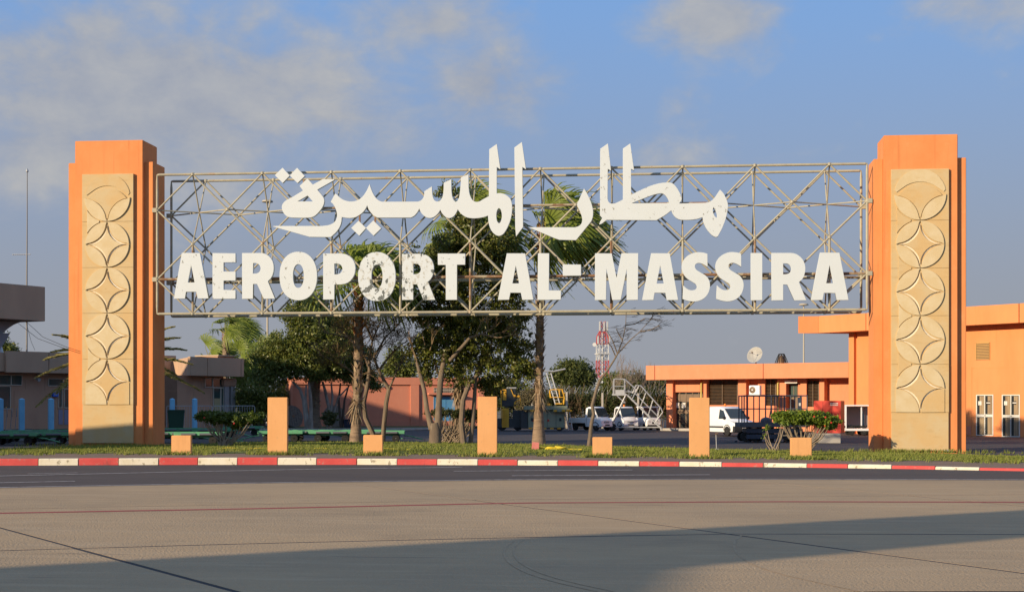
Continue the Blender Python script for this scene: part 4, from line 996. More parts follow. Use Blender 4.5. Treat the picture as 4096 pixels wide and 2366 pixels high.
# --- masts, lamps and the cell tower
mp_ = GD(107, 150); mast = thing('radio_mast', 'thin radio mast with a short side antenna rising behind the canopy', 'mast', mp_)
mh = W(109, 685, 150).z
MB().tube([(0, 0, 0), (0, 0, mh * .55), (.04, 0, mh * .8), (.05, 0, mh)], [.11, .085, .06, .045], 8).build('pole', mat('dull_mast_steel', (.22, .21, .20), rough=.6), mast)
MB().lathe([(.05, -.15), (.14, 0), (.12, .1), (.02, .3)], (.05, 0, mh), n=10).build('finial', GALV, mast, smooth=True)
ah = W(109, 1017, 150).z
m_ = MB().tube([(-1.5, 0, ah), (.4, 0, ah)], .05, 6)
for k in range(6): m_.tube([(-1.4 + .22 * k, -.12, ah), (-1.4 + .22 * k, .12, ah)], .025, 5)
m_.build('side_antenna', GALV, mast)
def lamp(label, px, ptop, zc, head):
    p = GD(px, zc); h_ = W(px, ptop, zc).z; t = thing('lamp_post', label, 'lamp post', p, 0, 'tall lamp posts behind the gate')
    MB().tube([(0, 0, 0), (0, 0, h_)], [.14, .07], 8).build('pole', mat('cream_pole', (.42, .37, .28), rough=.6), t, smooth=True)
    if head:
        m_ = MB().lathe([(.1, .05), (.55, -.05), (.62, -.22), (.3, -.28)], (0, 0, h_), (0, 0, 1), 12); m_.build('lamp_head', MATS['cream_pole'], t, smooth=True)
    return t
lamp('tall cream lamp post with round head behind the low building', 3215, 1213, 190, True)
lamp('slim cream lamp post rising behind the dark shade trees', 1070, 800, 160, True)
TZ = 380.0
ctw = thing('cell_tower', 'red and white lattice cell tower with panel antennas in the distance', 'tower', GD(2410, TZ), R(20))
REDT = mat('tower_red_paint', (.45, .045, .03), rough=.6); WHT = mat('tower_white_paint', (.55, .55, .53), rough=.6)
def tz(py): return W(2410, py, TZ).z
secs = [(1640, 1560, WHT, 1.34, 1.30), (1560, 1510, WHT, 1.30, 1.27), (1510, 1440, REDT, 1.27, 1.25), (1440, 1375, WHT, 1.25, 1.22), (1375, 1345, REDT, 1.22, 1.15), (1345, 1325, REDT, 1.15, .62), (1325, 1285, REDT, .62, .55)]
for y0, y1, m, r0, r1 in secs:
    z0, z1 = tz(y0), tz(y1); m_ = MB()
    cs = [(-1, -1), (1, -1), (1, 1), (-1, 1)]
    for k in range(4):
        a, b = cs[k], cs[(k + 1) % 4]
        m_.tube([(a[0] * r0, a[1] * r0, z0), (a[0] * r1, a[1] * r1, z1)], .11, 5)
        n = max(1, round((z1 - z0) / 2.0))
        for q in range(n):
            t0, t1 = q / n, (q + 1) / n; ra, rb = r0 + (r1 - r0) * t0, r0 + (r1 - r0) * t1; za, zb = z0 + (z1 - z0) * t0, z0 + (z1 - z0) * t1
            m_.tube([(a[0] * ra, a[1] * ra, za), (b[0] * rb, b[1] * rb, zb)], .06, 4); m_.tube([(b[0] * ra, b[1] * ra, za), (a[0] * rb, a[1] * rb, zb)], .06, 4)
            m_.tube([(a[0] * ra, a[1] * ra, za), (b[0] * ra, b[1] * ra, za)], .05, 4)
    m_.build('lattice_section', m, ctw)
MB().tube([(0, 0, 0), (0, 0, tz(1330))], .3, 6).build('cable_run', GALV, ctw)
for px, y0, y1, dx in ((2398, 1286, 1324, -1.0), (2429, 1286, 1322, 1.0), (2393, 1344, 1376, -1.5), (2435, 1342, 1372, 1.5), (2415, 1288, 1324, .2)):
    MB().box(dx - .2, dx + .2, -1.0 - abs(dx) * .2, -.7 - abs(dx) * .2, tz(y1), tz(y0)).build('panel_antenna', WHT, ctw, bevel=.05)
MB().box(-1.6, 1.6, -1.5, 1.5, tz(1416), tz(1412)).build('platform', WHT, ctw); MB().lathe([(.5, 0), (.5, .3)], (-2.3, -.6, tz(1378)), (-.4, -1, 0), 12).build('microwave_dish', WHT, ctw)
MB().tube([(-1.3, -.6, tz(1378)), (-2.3, -.6, tz(1378))], .08, 5).build('dish_arm', WHT, ctw)

# --- fence, posts and razor wire at the back of the lot
for k, (px, a) in enumerate(((2267, 1566), (2410, 1570), (2130, 1562), (2553, 1572))):
    p = GD(px, 124); hh = W(px, a, 124).z
    o = MB().box(-.09, .09, -.09, .09, 0, hh).build('fence_post', PALEC, bevel=.02); o.location = p
    tag(o, ['pale concrete fence post between the cargo loader and the first pickup', 'pale concrete fence post behind the cab of the first pickup', 'pale concrete fence post behind the cargo loader', 'pale concrete fence post behind the mobile stairs'][k], 'post', 'fence posts in the hedge')
coil = []
c0, c1 = W(2100, 1556, 124.5), W(2662, 1560, 124.5); nt_ = 26
for k in range(nt_ * 12 + 1):
    t = k / (nt_ * 12); a = 2 * math.pi * nt_ * t; p = c0.lerp(c1, t)
    coil.append(p + Vector((.12 * math.cos(a), .30 * math.sin(a), .36 * math.cos(a))))
cw = MB(c0).tube(coil, .011, 3).build('razor_wire', GALV); cw.location = c0; tag(cw, 'coiled razor wire running along the top of the hedge fence', 'wire')
# ------------------------------------------------------------------ vegetation
LEAF_A = mat('glossy_dark_leaves', (.065, .088, .015), island=[(.115, .145, .023), (.18, .20, .034), (.085, .112, .018), (.24, .24, .055), (.15, .12, .034)], rough=.42, spec=.45, transl=.3)
LEAF_F = mat('ficus_leaves', (.065, .09, .016), island=[(.12, .155, .028), (.19, .205, .04), (.09, .12, .022), (.24, .23, .058)], rough=.42, spec=.4, transl=.28)
LEAF_G = mat('bright_shrub_leaves', (.10, .16, .016), island=[(.15, .225, .024), (.21, .27, .035), (.12, .17, .018)], rough=.45, spec=.4, transl=.3)
LEAF_O = mat('olive_leaves', (.06, .075, .022), island=[(.09, .10, .03), (.12, .13, .04), (.05, .06, .02)], rough=.55, transl=.25)
LEAF_H = mat('hedge_leaves', (.035, .055, .012), island=[(.055, .075, .018), (.085, .10, .025), (.10, .075, .03)], rough=.6, transl=.25)
FROND = mat('fan_palm_blade', (.15, .205, .022), island=[(.19, .245, .03), (.24, .28, .045), (.12, .17, .02)], rough=.45, spec=.4, transl=.35)
FROND_D = mat('date_palm_leaflet', (.22, .19, .045), island=[(.28, .235, .06), (.16, .15, .035)], rough=.5, transl=.3)
PETI = mat('palm_leaf_stalk', (.30, .27, .06), rough=.5)
BARKP = mat('fan_palm_bark', (.27, .19, .125), [((.13, .09, .06), 2.0, .42, .62, (1, 1, 7), .8), ((.27, .21, .15), 6, .55, .7, (1, 1, 5), .6)], rough=.9, bump=.6, bscale=14)
BOOT = mat('palm_leaf_base', (.30, .21, .12), island=[(.11, .075, .045), (.42, .32, .20), (.19, .12, .07), (.46, .37, .24)], rough=.85)
BOOTR = mat('fresh_palm_leaf_base', (.38, .14, .05), island=[(.15, .06, .025), (.50, .20, .07), (.22, .10, .045)], rough=.8)
BARK = mat('grey_brown_bark', (.19, .145, .10), [((.12, .09, .065), 4, .42, .62, (1, 1, .25), .8), ((.27, .22, .165), 9, .56, .7, (1, 1, .4), .6)], rough=.9, bump=.5, bscale=20)
BARKD = mat('dark_bark', (.11, .08, .06), [((.13, .105, .085), 5, .5, .66, (1, 1, .3), .7)], rough=.9, bump=.5, bscale=20)
TWIG = mat('brown_twigs', (.20, .135, .075), island=[(.26, .18, .10), (.15, .10, .055)], rough=.85)
BARKL = mat('pale_shrub_stem', (.30, .235, .165), [((.20, .15, .10), 6, .45, .62, (1, 1, .4), .7)], rough=.85)

def leaf_cloud(c, n, size, aspect=.45, droop=.25, wind=(0, 0, 0)):
    """c: (n,3) centres; each leaf a folded pair of triangles"""
    n = len(c)
    d = rng.normal(0, 1, (n, 3)); d[:, 2] -= droop * 2; d += np.array(wind); d /= np.linalg.norm(d, axis=1)[:, None]
    e = rng.normal(0, 1, (n, 3)); e -= d * (e * d).sum(1)[:, None]; e /= np.linalg.norm(e, axis=1)[:, None]
    f = np.cross(d, e)
    L = (size * rng.uniform(.65, 1.3, n))[:, None]; w = L * aspect
    p0 = c - d * L * .5; p2 = c + d * L * .5; m = c + f * L * .08
    p1 = m + e * w * .5; p3 = m - e * w * .5
    v = np.stack([p0, p1, p2, p3], 1).reshape(-1, 3)
    return v, np.arange(n * 4).reshape(-1, 4)
def blob_points(blobs, n_twig, per, spread, shell=.45):
    """blobs: (centre, (rx,ry,rz), weight); leaves gather in twig-sized clusters"""
    wts = np.array([b[2] for b in blobs], float); wts /= wts.sum()
    cs = []
    for (c, r_, _), k in zip(blobs, rng.multinomial(n_twig, wts)):
        d = rng.normal(0, 1, (k, 3)); d /= np.linalg.norm(d, axis=1)[:, None]
        rad = rng.uniform(0, 1, k) ** shell
        rad *= 1 + .12 * np.sin(d[:, 0] * 7 + c[0]) + .12 * np.sin(d[:, 2] * 9 + c[1])
        cs.append(np.array(c) + d * rad[:, None] * np.array(r_))
    cs = np.concatenate(cs)
    k = rng.integers(int(per * .5), int(per * 1.5) + 1, len(cs))
    pts = np.repeat(cs, k, axis=0)
    return pts + rng.normal(0, spread, pts.shape) * np.array([1, 1, .75]), cs
def pxblob(px, py, rx, ry, zc, dz=0.0, ry_depth=None, wt=None):
    c = W(px, py, zc + dz); s = zc / FP
    return ((c.x, c.y, c.z), (rx * s, (ry_depth if ry_depth else rx * s * .8), ry * s), wt if wt else rx * ry)
def crown(name, blobs, n_twig, per, spread, size, m, parent, aspect=.45, droop=.25, wind=(0, 0, 0), shell=.45):
    o = np.array(parent.location)
    pts, cs = blob_points(blobs, n_twig, per, spread, shell)
    v, f = leaf_cloud(pts, len(pts), size, aspect, droop, wind)
    return obj(name, npmesh(name, v - o, f, m), parent), cs
def branch_path(p0, p1, n=6, wob=.12, sag=0.0):
    p0, p1 = Vector(p0), Vector(p1); out_ = []
    L = (p1 - p0).length
    for i in range(n + 1):
        t = i / n; q = p0.lerp(p1, t); k = math.sin(math.pi * t)
        q += Vector((random.uniform(-1, 1), random.uniform(-1, 1), random.uniform(-.5, .5))) * wob * L * .25 * k
        q.z += sag * k * L; out_.append(q)
    return out_
def grow(m_, p, d, L, r_, depth_, spread=.55, kids=3, up=.15, wind=0.0, n=5, minr=.006, shrink=.68):
    """recursive twigs"""
    pts = [Vector(p)]; dd = Vector(d).normalized()
    for i in range(4):
        dd = (dd + Vector((random.gauss(0, .13) + wind * .12, random.gauss(0, .13), random.gauss(0, .1) + up * .12))).normalized()
        pts.append(pts[-1] + dd * L / 4)
    m_.tube(pts, [max(minr, r_ * (1 - .11 * i)) for i in range(5)], n if r_ > .02 else 4 if r_ > .01 else 3, cap=False)
    if depth_ == 0: return
    for k in range(kids):
        t = random.uniform(.4, 1.0) if k else 1.0
        i = min(3, int(t * 4)); q = pts[i].lerp(pts[i + 1], t * 4 - i if t < 1 else 1)
        nd = (dd + Vector((random.gauss(0, spread), random.gauss(0, spread), random.gauss(0, spread * .7) + up))).normalized()
        grow(m_, q, nd, L * random.uniform(shrink - .12, shrink + .1), max(minr, r_ * .6), depth_ - 1, spread, kids, up, wind, n, minr, shrink)

# --- fan palms -----------------------------------------------------
def fan_blade(rnd, hub, xd, yd, zd, s, wind, nleaf=24):
    """a pleated fan: solid near the stalk, split into long tips that trail with the wind and hang"""
    v, f = [], []
    half = R(rnd.uniform(80, 105)); fold = rnd.uniform(.15, .4)
    for k in range(nleaf):
        a = -half + 2 * half * (k + .5) / nleaf; da = half / nleaf * 1.05
        ll = s * (.78 + .34 * math.cos(a * .8)) * rnd.uniform(.88, 1.12)
        lx = math.cos(a); ly = math.sin(a); lift = (abs(a) / half) ** 2 * fold
        dv = xd * lx + yd * ly + zd * lift; sv = -xd * ly + yd * lx
        hang = rnd.uniform(.25, .6); blow = wind * rnd.uniform(.25, .55)
        b = len(v)
        for t, hw in ((.02, .012), (.25, .25 * math.tan(da)), (.5, .5 * math.tan(da)), (.66, .03), (.82, .022), (1.0, .004)):
            q = max(0.0, t - .42) / .58
            p = hub + dv * ll * t + zd * (.018 if k % 2 else -.018) * min(1, t * 2)
            p = p + Vector((blow * q * q * ll, 0, -hang * q * q * ll))
            v += [p - sv * hw * ll, p + zd * .014, p + sv * hw * ll]
        for i in range(5):
            c = b + i * 3; f += [(c, c + 1, c + 4, c + 3), (c + 1, c + 2, c + 5, c + 4)]
    return v, f
def fan_palm(label, base, top, r_base, r_top, boots_from, n_fronds, fl, wind, skirt=False, red_from=.7, seed=1, stalk=1.1, lean=0.0, group='fan palms behind the sign', el_range=(-35, 75)):
    rnd = random.Random(seed); rs = np.random.default_rng(seed)
    base, top = Vector(base), Vector(top)
    root = thing('fan_palm', label, 'palm', base, 0, group)
    H = (top - base); n = 26
    path = [H * (i / n) + Vector((lean * math.sin(math.pi * i / n), 0, 0)) for i in range(n + 1)]
    rad = []
    for i in range(n + 1):
        t = i / n
        rad.append(r_top + (r_base - r_top) * max(0, 1 - t * 5.5) ** 1.6 + (.10 * r_base * max(0, .35 - t)) + .008 * rnd.uniform(-1, 1))
    path[0] = path[0] + Vector((0, 0, -.15))
    kb = max(2, int(boots_from * n) + 1)
    MB().tube(path[:kb + 1], rad[:kb + 1], 16).build('trunk', BARKP, root, smooth=True)
    MB().tube(path[kb:], [q * .97 for q in rad[kb:]], 12).build('upper_trunk', BARKP, root, smooth=True)
    # leaf bases: overlapping plates spiralling up the trunk
    for (t0, t1, m, nm) in ((boots_from, red_from, BOOT, 'old_leaf_bases'), (red_from, 1.0, BOOTR, 'fresh_leaf_bases')):
        Lz = H.length * (t1 - t0)
        if Lz < .1: continue
        nb = int(Lz / .040); v, f = [], []
        for k in range(nb):
            t = t0 + (t1 - t0) * (k + rnd.random()) / nb; a = k * 2.39996 + rnd.uniform(-.25, .25)
            i = min(n - 1, int(t * n)); c = path[i].lerp(path[i + 1], t * n - i); r_ = rad[i]
            o = Vector((math.cos(a), math.sin(a), 0)); s = Vector((-math.sin(a), math.cos(a), 0))
            w_ = rnd.uniform(.06, .11); h_ = rnd.uniform(.14, .34); lift = rnd.uniform(.06, .26)
            b = len(v)
            v += [c + o * (r_ - .01) - s * w_, c + o * (r_ - .01) + s * w_,
                  c + o * (r_ + lift * .6) + s * w_ * .55 + Vector((0, 0, h_ * .7)), c + o * (r_ + lift * .6) - s * w_ * .55 + Vector((0, 0, h_ * .7)),
                  c + o * (r_ + lift) + s * rnd.uniform(-.05, .05) + Vector((0, 0, h_)), c + o * (r_ + .03) + Vector((0, 0, h_ * .3))]
            f += [(b, b + 1, b + 5), (b + 1, b + 2, b + 5), (b + 2, b + 3, b + 5), (b + 3, b, b + 5), (b + 3, b + 2, b + 4)]
        stuff(MB().add(v, f).build(nm, m, root))
    tp = path[-1]
    for k in range(n_fronds):
        a = k * 2.39996 + rnd.uniform(-.3, .3); u = (k + .5) / n_fronds
        e = R(el_range[1] + (el_range[0] - el_range[1]) * u ** .8 + rnd.uniform(-8, 8))
        d = Vector((math.cos(a) * math.cos(e), math.sin(a) * math.cos(e), math.sin(e)))
        d = (d + Vector((wind * (.55 + .3 * rnd.random()), wind * .12, 0))).normalized()
        sL = stalk * rnd.uniform(.75, 1.15)
        p1 = tp + d * sL + Vector((wind * .22 * sL, 0, -.10 * sL)); mid = tp + d * sL * .5 + Vector((0, 0, .06))
        fr_ = MB().tube([tp - d * .1, mid, p1], [.035, .025, .016], 5).build('frond', PETI, root)
        xd = (p1 - mid).normalized() * .55 + Vector((wind * .8, .08 * wind, -.08)); xd.normalize()
        zd = Vector((rnd.uniform(-.5, .35), rnd.uniform(-.9, .2), 1.0)) if rnd.random() < .35 else Vector((rnd.uniform(-.6, .2), -1.0, rnd.uniform(-.1, .8)))
        yd = zd.cross(xd).normalized(); zd = xd.cross(yd)
        v, f = fan_blade(rnd, p1, xd, yd, zd, fl * rnd.uniform(.8, 1.15), wind * .8)
        MB().add(v, f).build('frond_blade', FROND, fr_)
    if skirt:
        v, f = [], []
        for k in range(90):
            a = rnd.uniform(0, 6.28); t = rnd.uniform(skirt[0], skirt[1]); c = H * t; o = Vector((math.cos(a), math.sin(a), 0)); s = Vector((-o.y, o.x, 0))
            r_ = rad[min(n, int(t * n))]; ln = rnd.uniform(.25, .65); sp_ = rnd.uniform(.12, .42); b = len(v); w_ = rnd.uniform(.02, .06)
            v += [c + o * r_ - s * w_, c + o * r_ + s * w_, c + o * (r_ + sp_) + s * rnd.uniform(-.1, .1) + Vector((0, 0, -ln))]
            f += [(b, b + 1, b + 2)]
        stuff(MB().add(v, f).build('dead_skirt', BOOT, root))
    return root
def lawn_pt(px, zc):
    p = GD(px, zc); p.z = lawn_z(p.x, p.y) + .02; return p
b = lawn_pt(1422, 68.0); t = W(1434, 1150, 68.0)
fan_palm('fan palm with shaggy reddish trunk behind the word AEROPORT', b, t, .31, .20, .22, 26, 1.6, .4, skirt=(.18, .28), red_from=.66, seed=4, stalk=1.35, lean=.05, el_range=(12, 88))
b = lawn_pt(2155, 67.8); t = W(2172, 905, 67.8)
fan_palm('tallest fan palm with windswept crown above the sign', b, t, .33, .18, .22, 40, 1.55, .95, skirt=(.17, .30), red_from=.80, seed=9, stalk=1.15, lean=-.05)
b = lawn_pt(1838, 70.5); t = W(1832, 905, 70.5)
fan_palm('fan palm hidden inside the dense tree, fronds showing beside the tall Arabic stem', b, t, .33, .2, .22, 26, 1.5, .7, skirt=(.2, .27), red_from=.9, seed=14, stalk=1.4, lean=.0)
b = GD(905, 142); t = W(902, 1338, 142)
fan_palm('windblown fan palm rising above the mauve pavilion roof', b, t, .42, .30, .2, 24, 1.5, .7, red_from=.9, seed=21, stalk=1.5, group='fan palms behind the mauve pavilion', el_range=(5, 80))
b = GD(840, 146); t = W(836, 1430, 146)
fan_palm('short fan palm whose crown barely clears the mauve pavilion roof', b, t, .42, .30, .2, 18, 1.5, .6, red_from=.9, seed=22, stalk=1.5, group='fan palms behind the mauve pavilion')
b = GD(985, 133); t = W(975, 1440, 133)
fan_palm('shaggy fan palm between the mauve pavilion and the shade trees', b, t, .42, .30, .2, 26, 1.5, .55, skirt=(.6, .95), red_from=.9, seed=23, stalk=1.4, group='fan palms behind the mauve pavilion', el_range=(-60, 70))
b = GD(1045, 134); t = W(1035, 1400, 134)
fan_palm('fan palm half hidden by the left edge of the shade trees', b, t, .42, .30, .2, 20, 1.4, .5, skirt=(.5, .95), red_from=.9, seed=24, stalk=1.3, group='fan palms behind the mauve pavilion', el_range=(-60, 60))
# palm trunk standing among the shade trees
b = GD(1258, 117); b.z = .14; t = W(1262, 1395, 117)
fan_palm('dark palm trunk with reddish foot among the shade trees before the shed', b, t, .62, .40, .24, 10, 1.0, .2, red_from=.98, seed=31, stalk=.8, group='fan palms behind the mauve pavilion')

# --- date palm behind the left pillar
dpb = GD(470, 78); root = thing('date_palm', 'date palm with yellowish feather fronds peeping out behind the left pillar', 'palm', dpb)
dt = W(462, 1445, 78) - dpb
MB().tube([(0, 0, -.1), dt * .5, dt], [.32, .27, .3], 12).build('trunk', BARKP, root, smooth=True)
rd = random.Random(5)
for k in range(34):
    a = k * 2.39996; e = R(72 - 88 * (k / 34) ** .9); d = Vector((math.cos(a) * math.cos(e), math.sin(a) * math.cos(e), math.sin(e)))
    L = rd.uniform(3.7, 4.5); pts = []
    for i in range(9):
        s_ = i / 8; pts.append(dt + d * L * s_ + Vector((0, 0, -.30 * L * s_ * s_)) + Vector((.25 * s_ * s_, 0, 0)))
    fo = MB().tube(pts, [.03, .028, .026, .022, .018, .015, .012, .009, .005], 4).build('frond', PETI, root)
    v, f = [], []
    for i in range(62):
        s_ = .12 + .88 * i / 62; j = min(7, int(s_ * 8)); c = pts[j].lerp(pts[j + 1], s_ * 8 - j); tg = (pts[j + 1] - pts[j]).normalized()
        sd = tg.cross(Vector((0, 0, 1))).normalized(); ll = .55 * math.sin(math.pi * min(1, .25 + s_ * .72)) + .08
        for q in (1, -1):
            dv = (sd * q + tg * .75 + Vector((0, 0, rd.uniform(-.35, .35)))).normalized(); bb = len(v); wv = dv.cross(Vector((rd.uniform(-.4, .4), -1, rd.uniform(-.2, .6)))).normalized() * .05
            v += [c - wv, c + wv, c + dv * ll]; f += [(bb, bb + 1, bb + 2)]
    MB().add(v, f).build('leaflets', FROND_D, fo)

# --- the dense double-stemmed tree on the island
ZT = 68.0
base = lawn_pt(1737, ZT - 1.0); root = thing('evergreen_tree', 'big dense dark evergreen tree with forked pale trunks behind the letter T', 'tree', base)
o = base
def P(px, py, dz=0.0): return W(px, py, ZT + dz) - o
tk = MB()
tk.tube([P(1740, 1795, -1), P(1742, 1720, -1), P(1738, 1690, -1)], [.30, .27, .22], 12)
tk.tube([P(1728, 1715, -1), P(1708, 1640, -1), P(1697, 1560, -.8), P(1684, 1510, -.6), P(1668, 1450, -.4), P(1640, 1360)], [.16, .11, .10, .09, .07, .04], 9)
tk.tube([P(1752, 1715, -1), P(1756, 1600, -.9), P(1763, 1510, -.7), P(1775, 1450, -.4), P(1795, 1330), P(1820, 1180), P(1840, 1020)], [.18, .135, .13, .12, .11, .09, .05], 10)
tk.build('trunk', BARK, root, smooth=True)
tk = MB()
tk.tube([P(1856, 1785, -.6), P(1845, 1690, -.5), P(1852, 1600, -.4), P(1880, 1525, -.2), P(1920, 1490), P(1942, 1420)], [.15, .13, .12, .11, .09, .07], 9)
tk.tube([P(1880, 1790, -.3), P(1892, 1680, -.2), P(1898, 1590), P(1903, 1500), P(1940, 1370)], [.11, .10, .09, .08, .05], 9)
tk.tube([P(1800, 1440, -1.2), P(1832, 1405, -1.5), P(1880, 1350, -1.9), P(1925, 1335, -2.0), P(1990, 1350, -2.1)], [.09, .085, .07, .05, .03], 8)
for a, b in (((1763, 1510), (1700, 1380)), ((1775, 1450), (1880, 1250)), ((1820, 1180), (1960, 1050)), ((1795, 1330), (1700, 1150)), ((1942, 1420), (2030, 1280)), ((1684, 1510), (1720, 1400)), ((1880, 1525), (2000, 1420)), ((1840, 1020), (1860, 890)), ((1840, 1100), (1760, 960))):
    tk.tube(branch_path(P(*a), P(*b, random.uniform(-.8, 1.2)), 5, .25), [.07, .06, .05, .04, .03, .02], 6)
tk.build('limbs', BARK, root, smooth=True)
tw_ = MB()
for a, d in (((1925, 1335), (.8, 0, .4)), ((1960, 1345), (.9, 0, .3)), ((1990, 1350), (1, 0, .05)), ((1900, 1345), (.3, 0, 1)), ((1640, 1360), (-.2, 0, 1)), ((1668, 1450), (-.3, -.2, .9)), ((1700, 1380), (-.3, -.3, .9)), ((1720, 1400), (.3, -.3, .8))):
    grow(tw_, P(*a, -2), d, .62, .024, 3, .38, 3, .1, .4, 5, .005)
stuff(tw_.build('bare_twigs', TWIG, root))
bl = [pxblob(1870, 980, 150, 110, ZT), pxblob(1760, 1040, 110, 100, ZT), pxblob(1985, 1010, 105, 105, ZT), pxblob(1840, 1150, 190, 130, ZT), pxblob(2040, 1150, 90, 120, ZT), pxblob(1730, 1250, 100, 130, ZT), pxblob(1880, 1290, 170, 120, ZT), pxblob(2030, 1300, 95, 110, ZT),
      pxblob(2055, 1420, 85, 110, ZT), pxblob(1940, 1430, 120, 100, ZT), pxblob(1780, 1400, 110, 100, ZT), pxblob(1700, 1400, 70, 90, ZT), pxblob(2095, 1250, 40, 28, ZT), pxblob(1855, 890, 75, 70, ZT), pxblob(2110, 1480, 40, 60, ZT), pxblob(1830, 1500, 60, 50, ZT), pxblob(1960, 1530, 70, 45, ZT, 1.0), pxblob(1700, 1490, 45, 50, ZT), pxblob(1790, 800, 35, 80, ZT), pxblob(1690, 1050, 40, 40, ZT)]
crown('crown', bl, 1500, 30, .13, .18, LEAF_A, root, aspect=.42, wind=(.35, 0, 0), shell=.55)

# --- brown half-bare feathery tree
ZB = 70.0; base = lawn_pt(1500, ZB); o = base
root = thing('feathery_tree', 'half-bare brown feathery tree with two crooked stems behind a short post', 'tree', base)
def P(px, py, dz=0.0): return W(px, py, ZB + dz) - o
tk = MB()
tk.tube([P(1505, 1790), P(1490, 1730), P(1462, 1670), P(1455, 1610), P(1468, 1550), P(1478, 1480), P(1476, 1440)], [.15, .13, .12, .105, .10, .085, .06], 9)
tk.tube([P(1530, 1790), P(1536, 1700), P(1545, 1610), P(1556, 1555), P(1535, 1520), P(1515, 1480), P(1495, 1430)], [.12, .11, .105, .10, .09, .07, .05], 9)
tk.build('trunk', BARK, root, smooth=True)
tk = MB()
paths = [((1556, 1555), (1590, 1480), (1630, 1400)), ((1478, 1480), (1450, 1400), (1420, 1330)), ((1476, 1440), (1490, 1360), (1520, 1290)), ((1495, 1430), (1540, 1350), (1600, 1290)), ((1515, 1480), (1560, 1420), (1600, 1380)), ((1468, 1550), (1400, 1480), (1330, 1440), (1290, 1425)), ((1450, 1400), (1390, 1350), (1300, 1330)), ((1490, 1360), (1460, 1290), (1440, 1260)), ((1535, 1520), (1500, 1440), (1530, 1380))]
for pth in paths:
    q = [P(a, b, random.uniform(-.6, .6)) for a, b in pth]; tk.tube(q, [.055, .04, .026, .018][:len(q)], 6)
tk.build('limbs', BARK, root, smooth=True)
tw_ = MB(); tips = []
for pth in paths:
    for s_ in np.linspace(.25, 1, 8):
        j = min(len(pth) - 2, int(s_ * (len(pth) - 1))); t_ = s_ * (len(pth) - 1) - j
        q = P(pth[j][0] + (pth[j + 1][0] - pth[j][0]) * t_, pth[j][1] + (pth[j + 1][1] - pth[j][1]) * t_, random.uniform(-.5, .5))
        grow(tw_, q, (random.uniform(-1, 1), random.uniform(-.8, .8), random.uniform(.1, 1)), random.uniform(.45, .75), .018, 3, .5, 3, .1, .2, 4, .0055)
stuff(tw_.build('fine_twigs', TWIG, root))
bl = [pxblob(1400, 1290, 110, 50, ZB), pxblob(1560, 1310, 90, 60, ZB), pxblob(1330, 1400, 70, 45, ZB), pxblob(1480, 1270, 110, 40, ZB), pxblob(1310, 1440, 50, 25, ZB), pxblob(1590, 1250, 60, 50, ZB)]
crown('sparse_foliage', bl, 330, 26, .16, .11, mat('feathery_brown_leaves', (.11, .085, .03), island=[(.16, .115, .04), (.09, .085, .022), (.20, .14, .06)], rough=.7, transl=.3), root, aspect=.2)

# --- leaning bare sapling
ZS = 63.0; base = lawn_pt(2362, ZS); o = base
root = thing('bare_sapling', 'leaning leafless sapling with windswept twigs in front of the pickups', 'tree', base)
def P(px, py, dz=0.0): return W(px, py, ZS + dz) - o
tk = MB(); tk.tube([P(2356, 1785), P(2361, 1740), P(2366, 1690), P(2375, 1655), P(2369, 1620), P(2385, 1560), P(2402, 1515), P(2430, 1480), P(2456, 1440), P(2470, 1415)], [.10, .085, .075, .07, .075, .065, .055, .045, .035, .03], 8)
tk.build('trunk', BARK, root, smooth=True)
tk = MB()
br = [((2470, 1415), (2490, 1360), (2503, 1300), (2505, 1240)), ((2470, 1415), (2520, 1360), (2560, 1325), (2600, 1280)), ((2470, 1415), (2450, 1360), (2420, 1310)), ((2503, 1300), (2540, 1295), (2580, 1272)), ((2560, 1325), (2600, 1320), (2640, 1300)), ((2465, 1430), (2445, 1385), (2432, 1370)), ((2490, 1360), (2475, 1335), (2465, 1315)), ((2600, 1280), (2610, 1265), (2615, 1240))]
for pth in br: tk.tube([P(a, b, random.uniform(-.3, .3)) for a, b in pth], [.028, .022, .016, .011][:len(pth)], 5)
tk.build('limbs', BARK, root, smooth=True)
tw_ = MB()
for pth in br:
    for s_ in np.linspace(.3, 1, 6):
        j = min(len(pth) - 2, int(s_ * (len(pth) - 1))); t_ = s_ * (len(pth) - 1) - j
        q = P(pth[j][0] + (pth[j + 1][0] - pth[j][0]) * t_, pth[j][1] + (pth[j + 1][1] - pth[j][1]) * t_)
        grow(tw_, q, (random.uniform(.4, 1.2), random.uniform(-.4, .4), random.uniform(-.1, .35)), random.uniform(.2, .4), .010, 2, .28, 3, .0, .8, 4, .004)
stuff(tw_.build('fine_twigs', mat('grey_twigs', (.10, .085, .075), rough=.9), root))

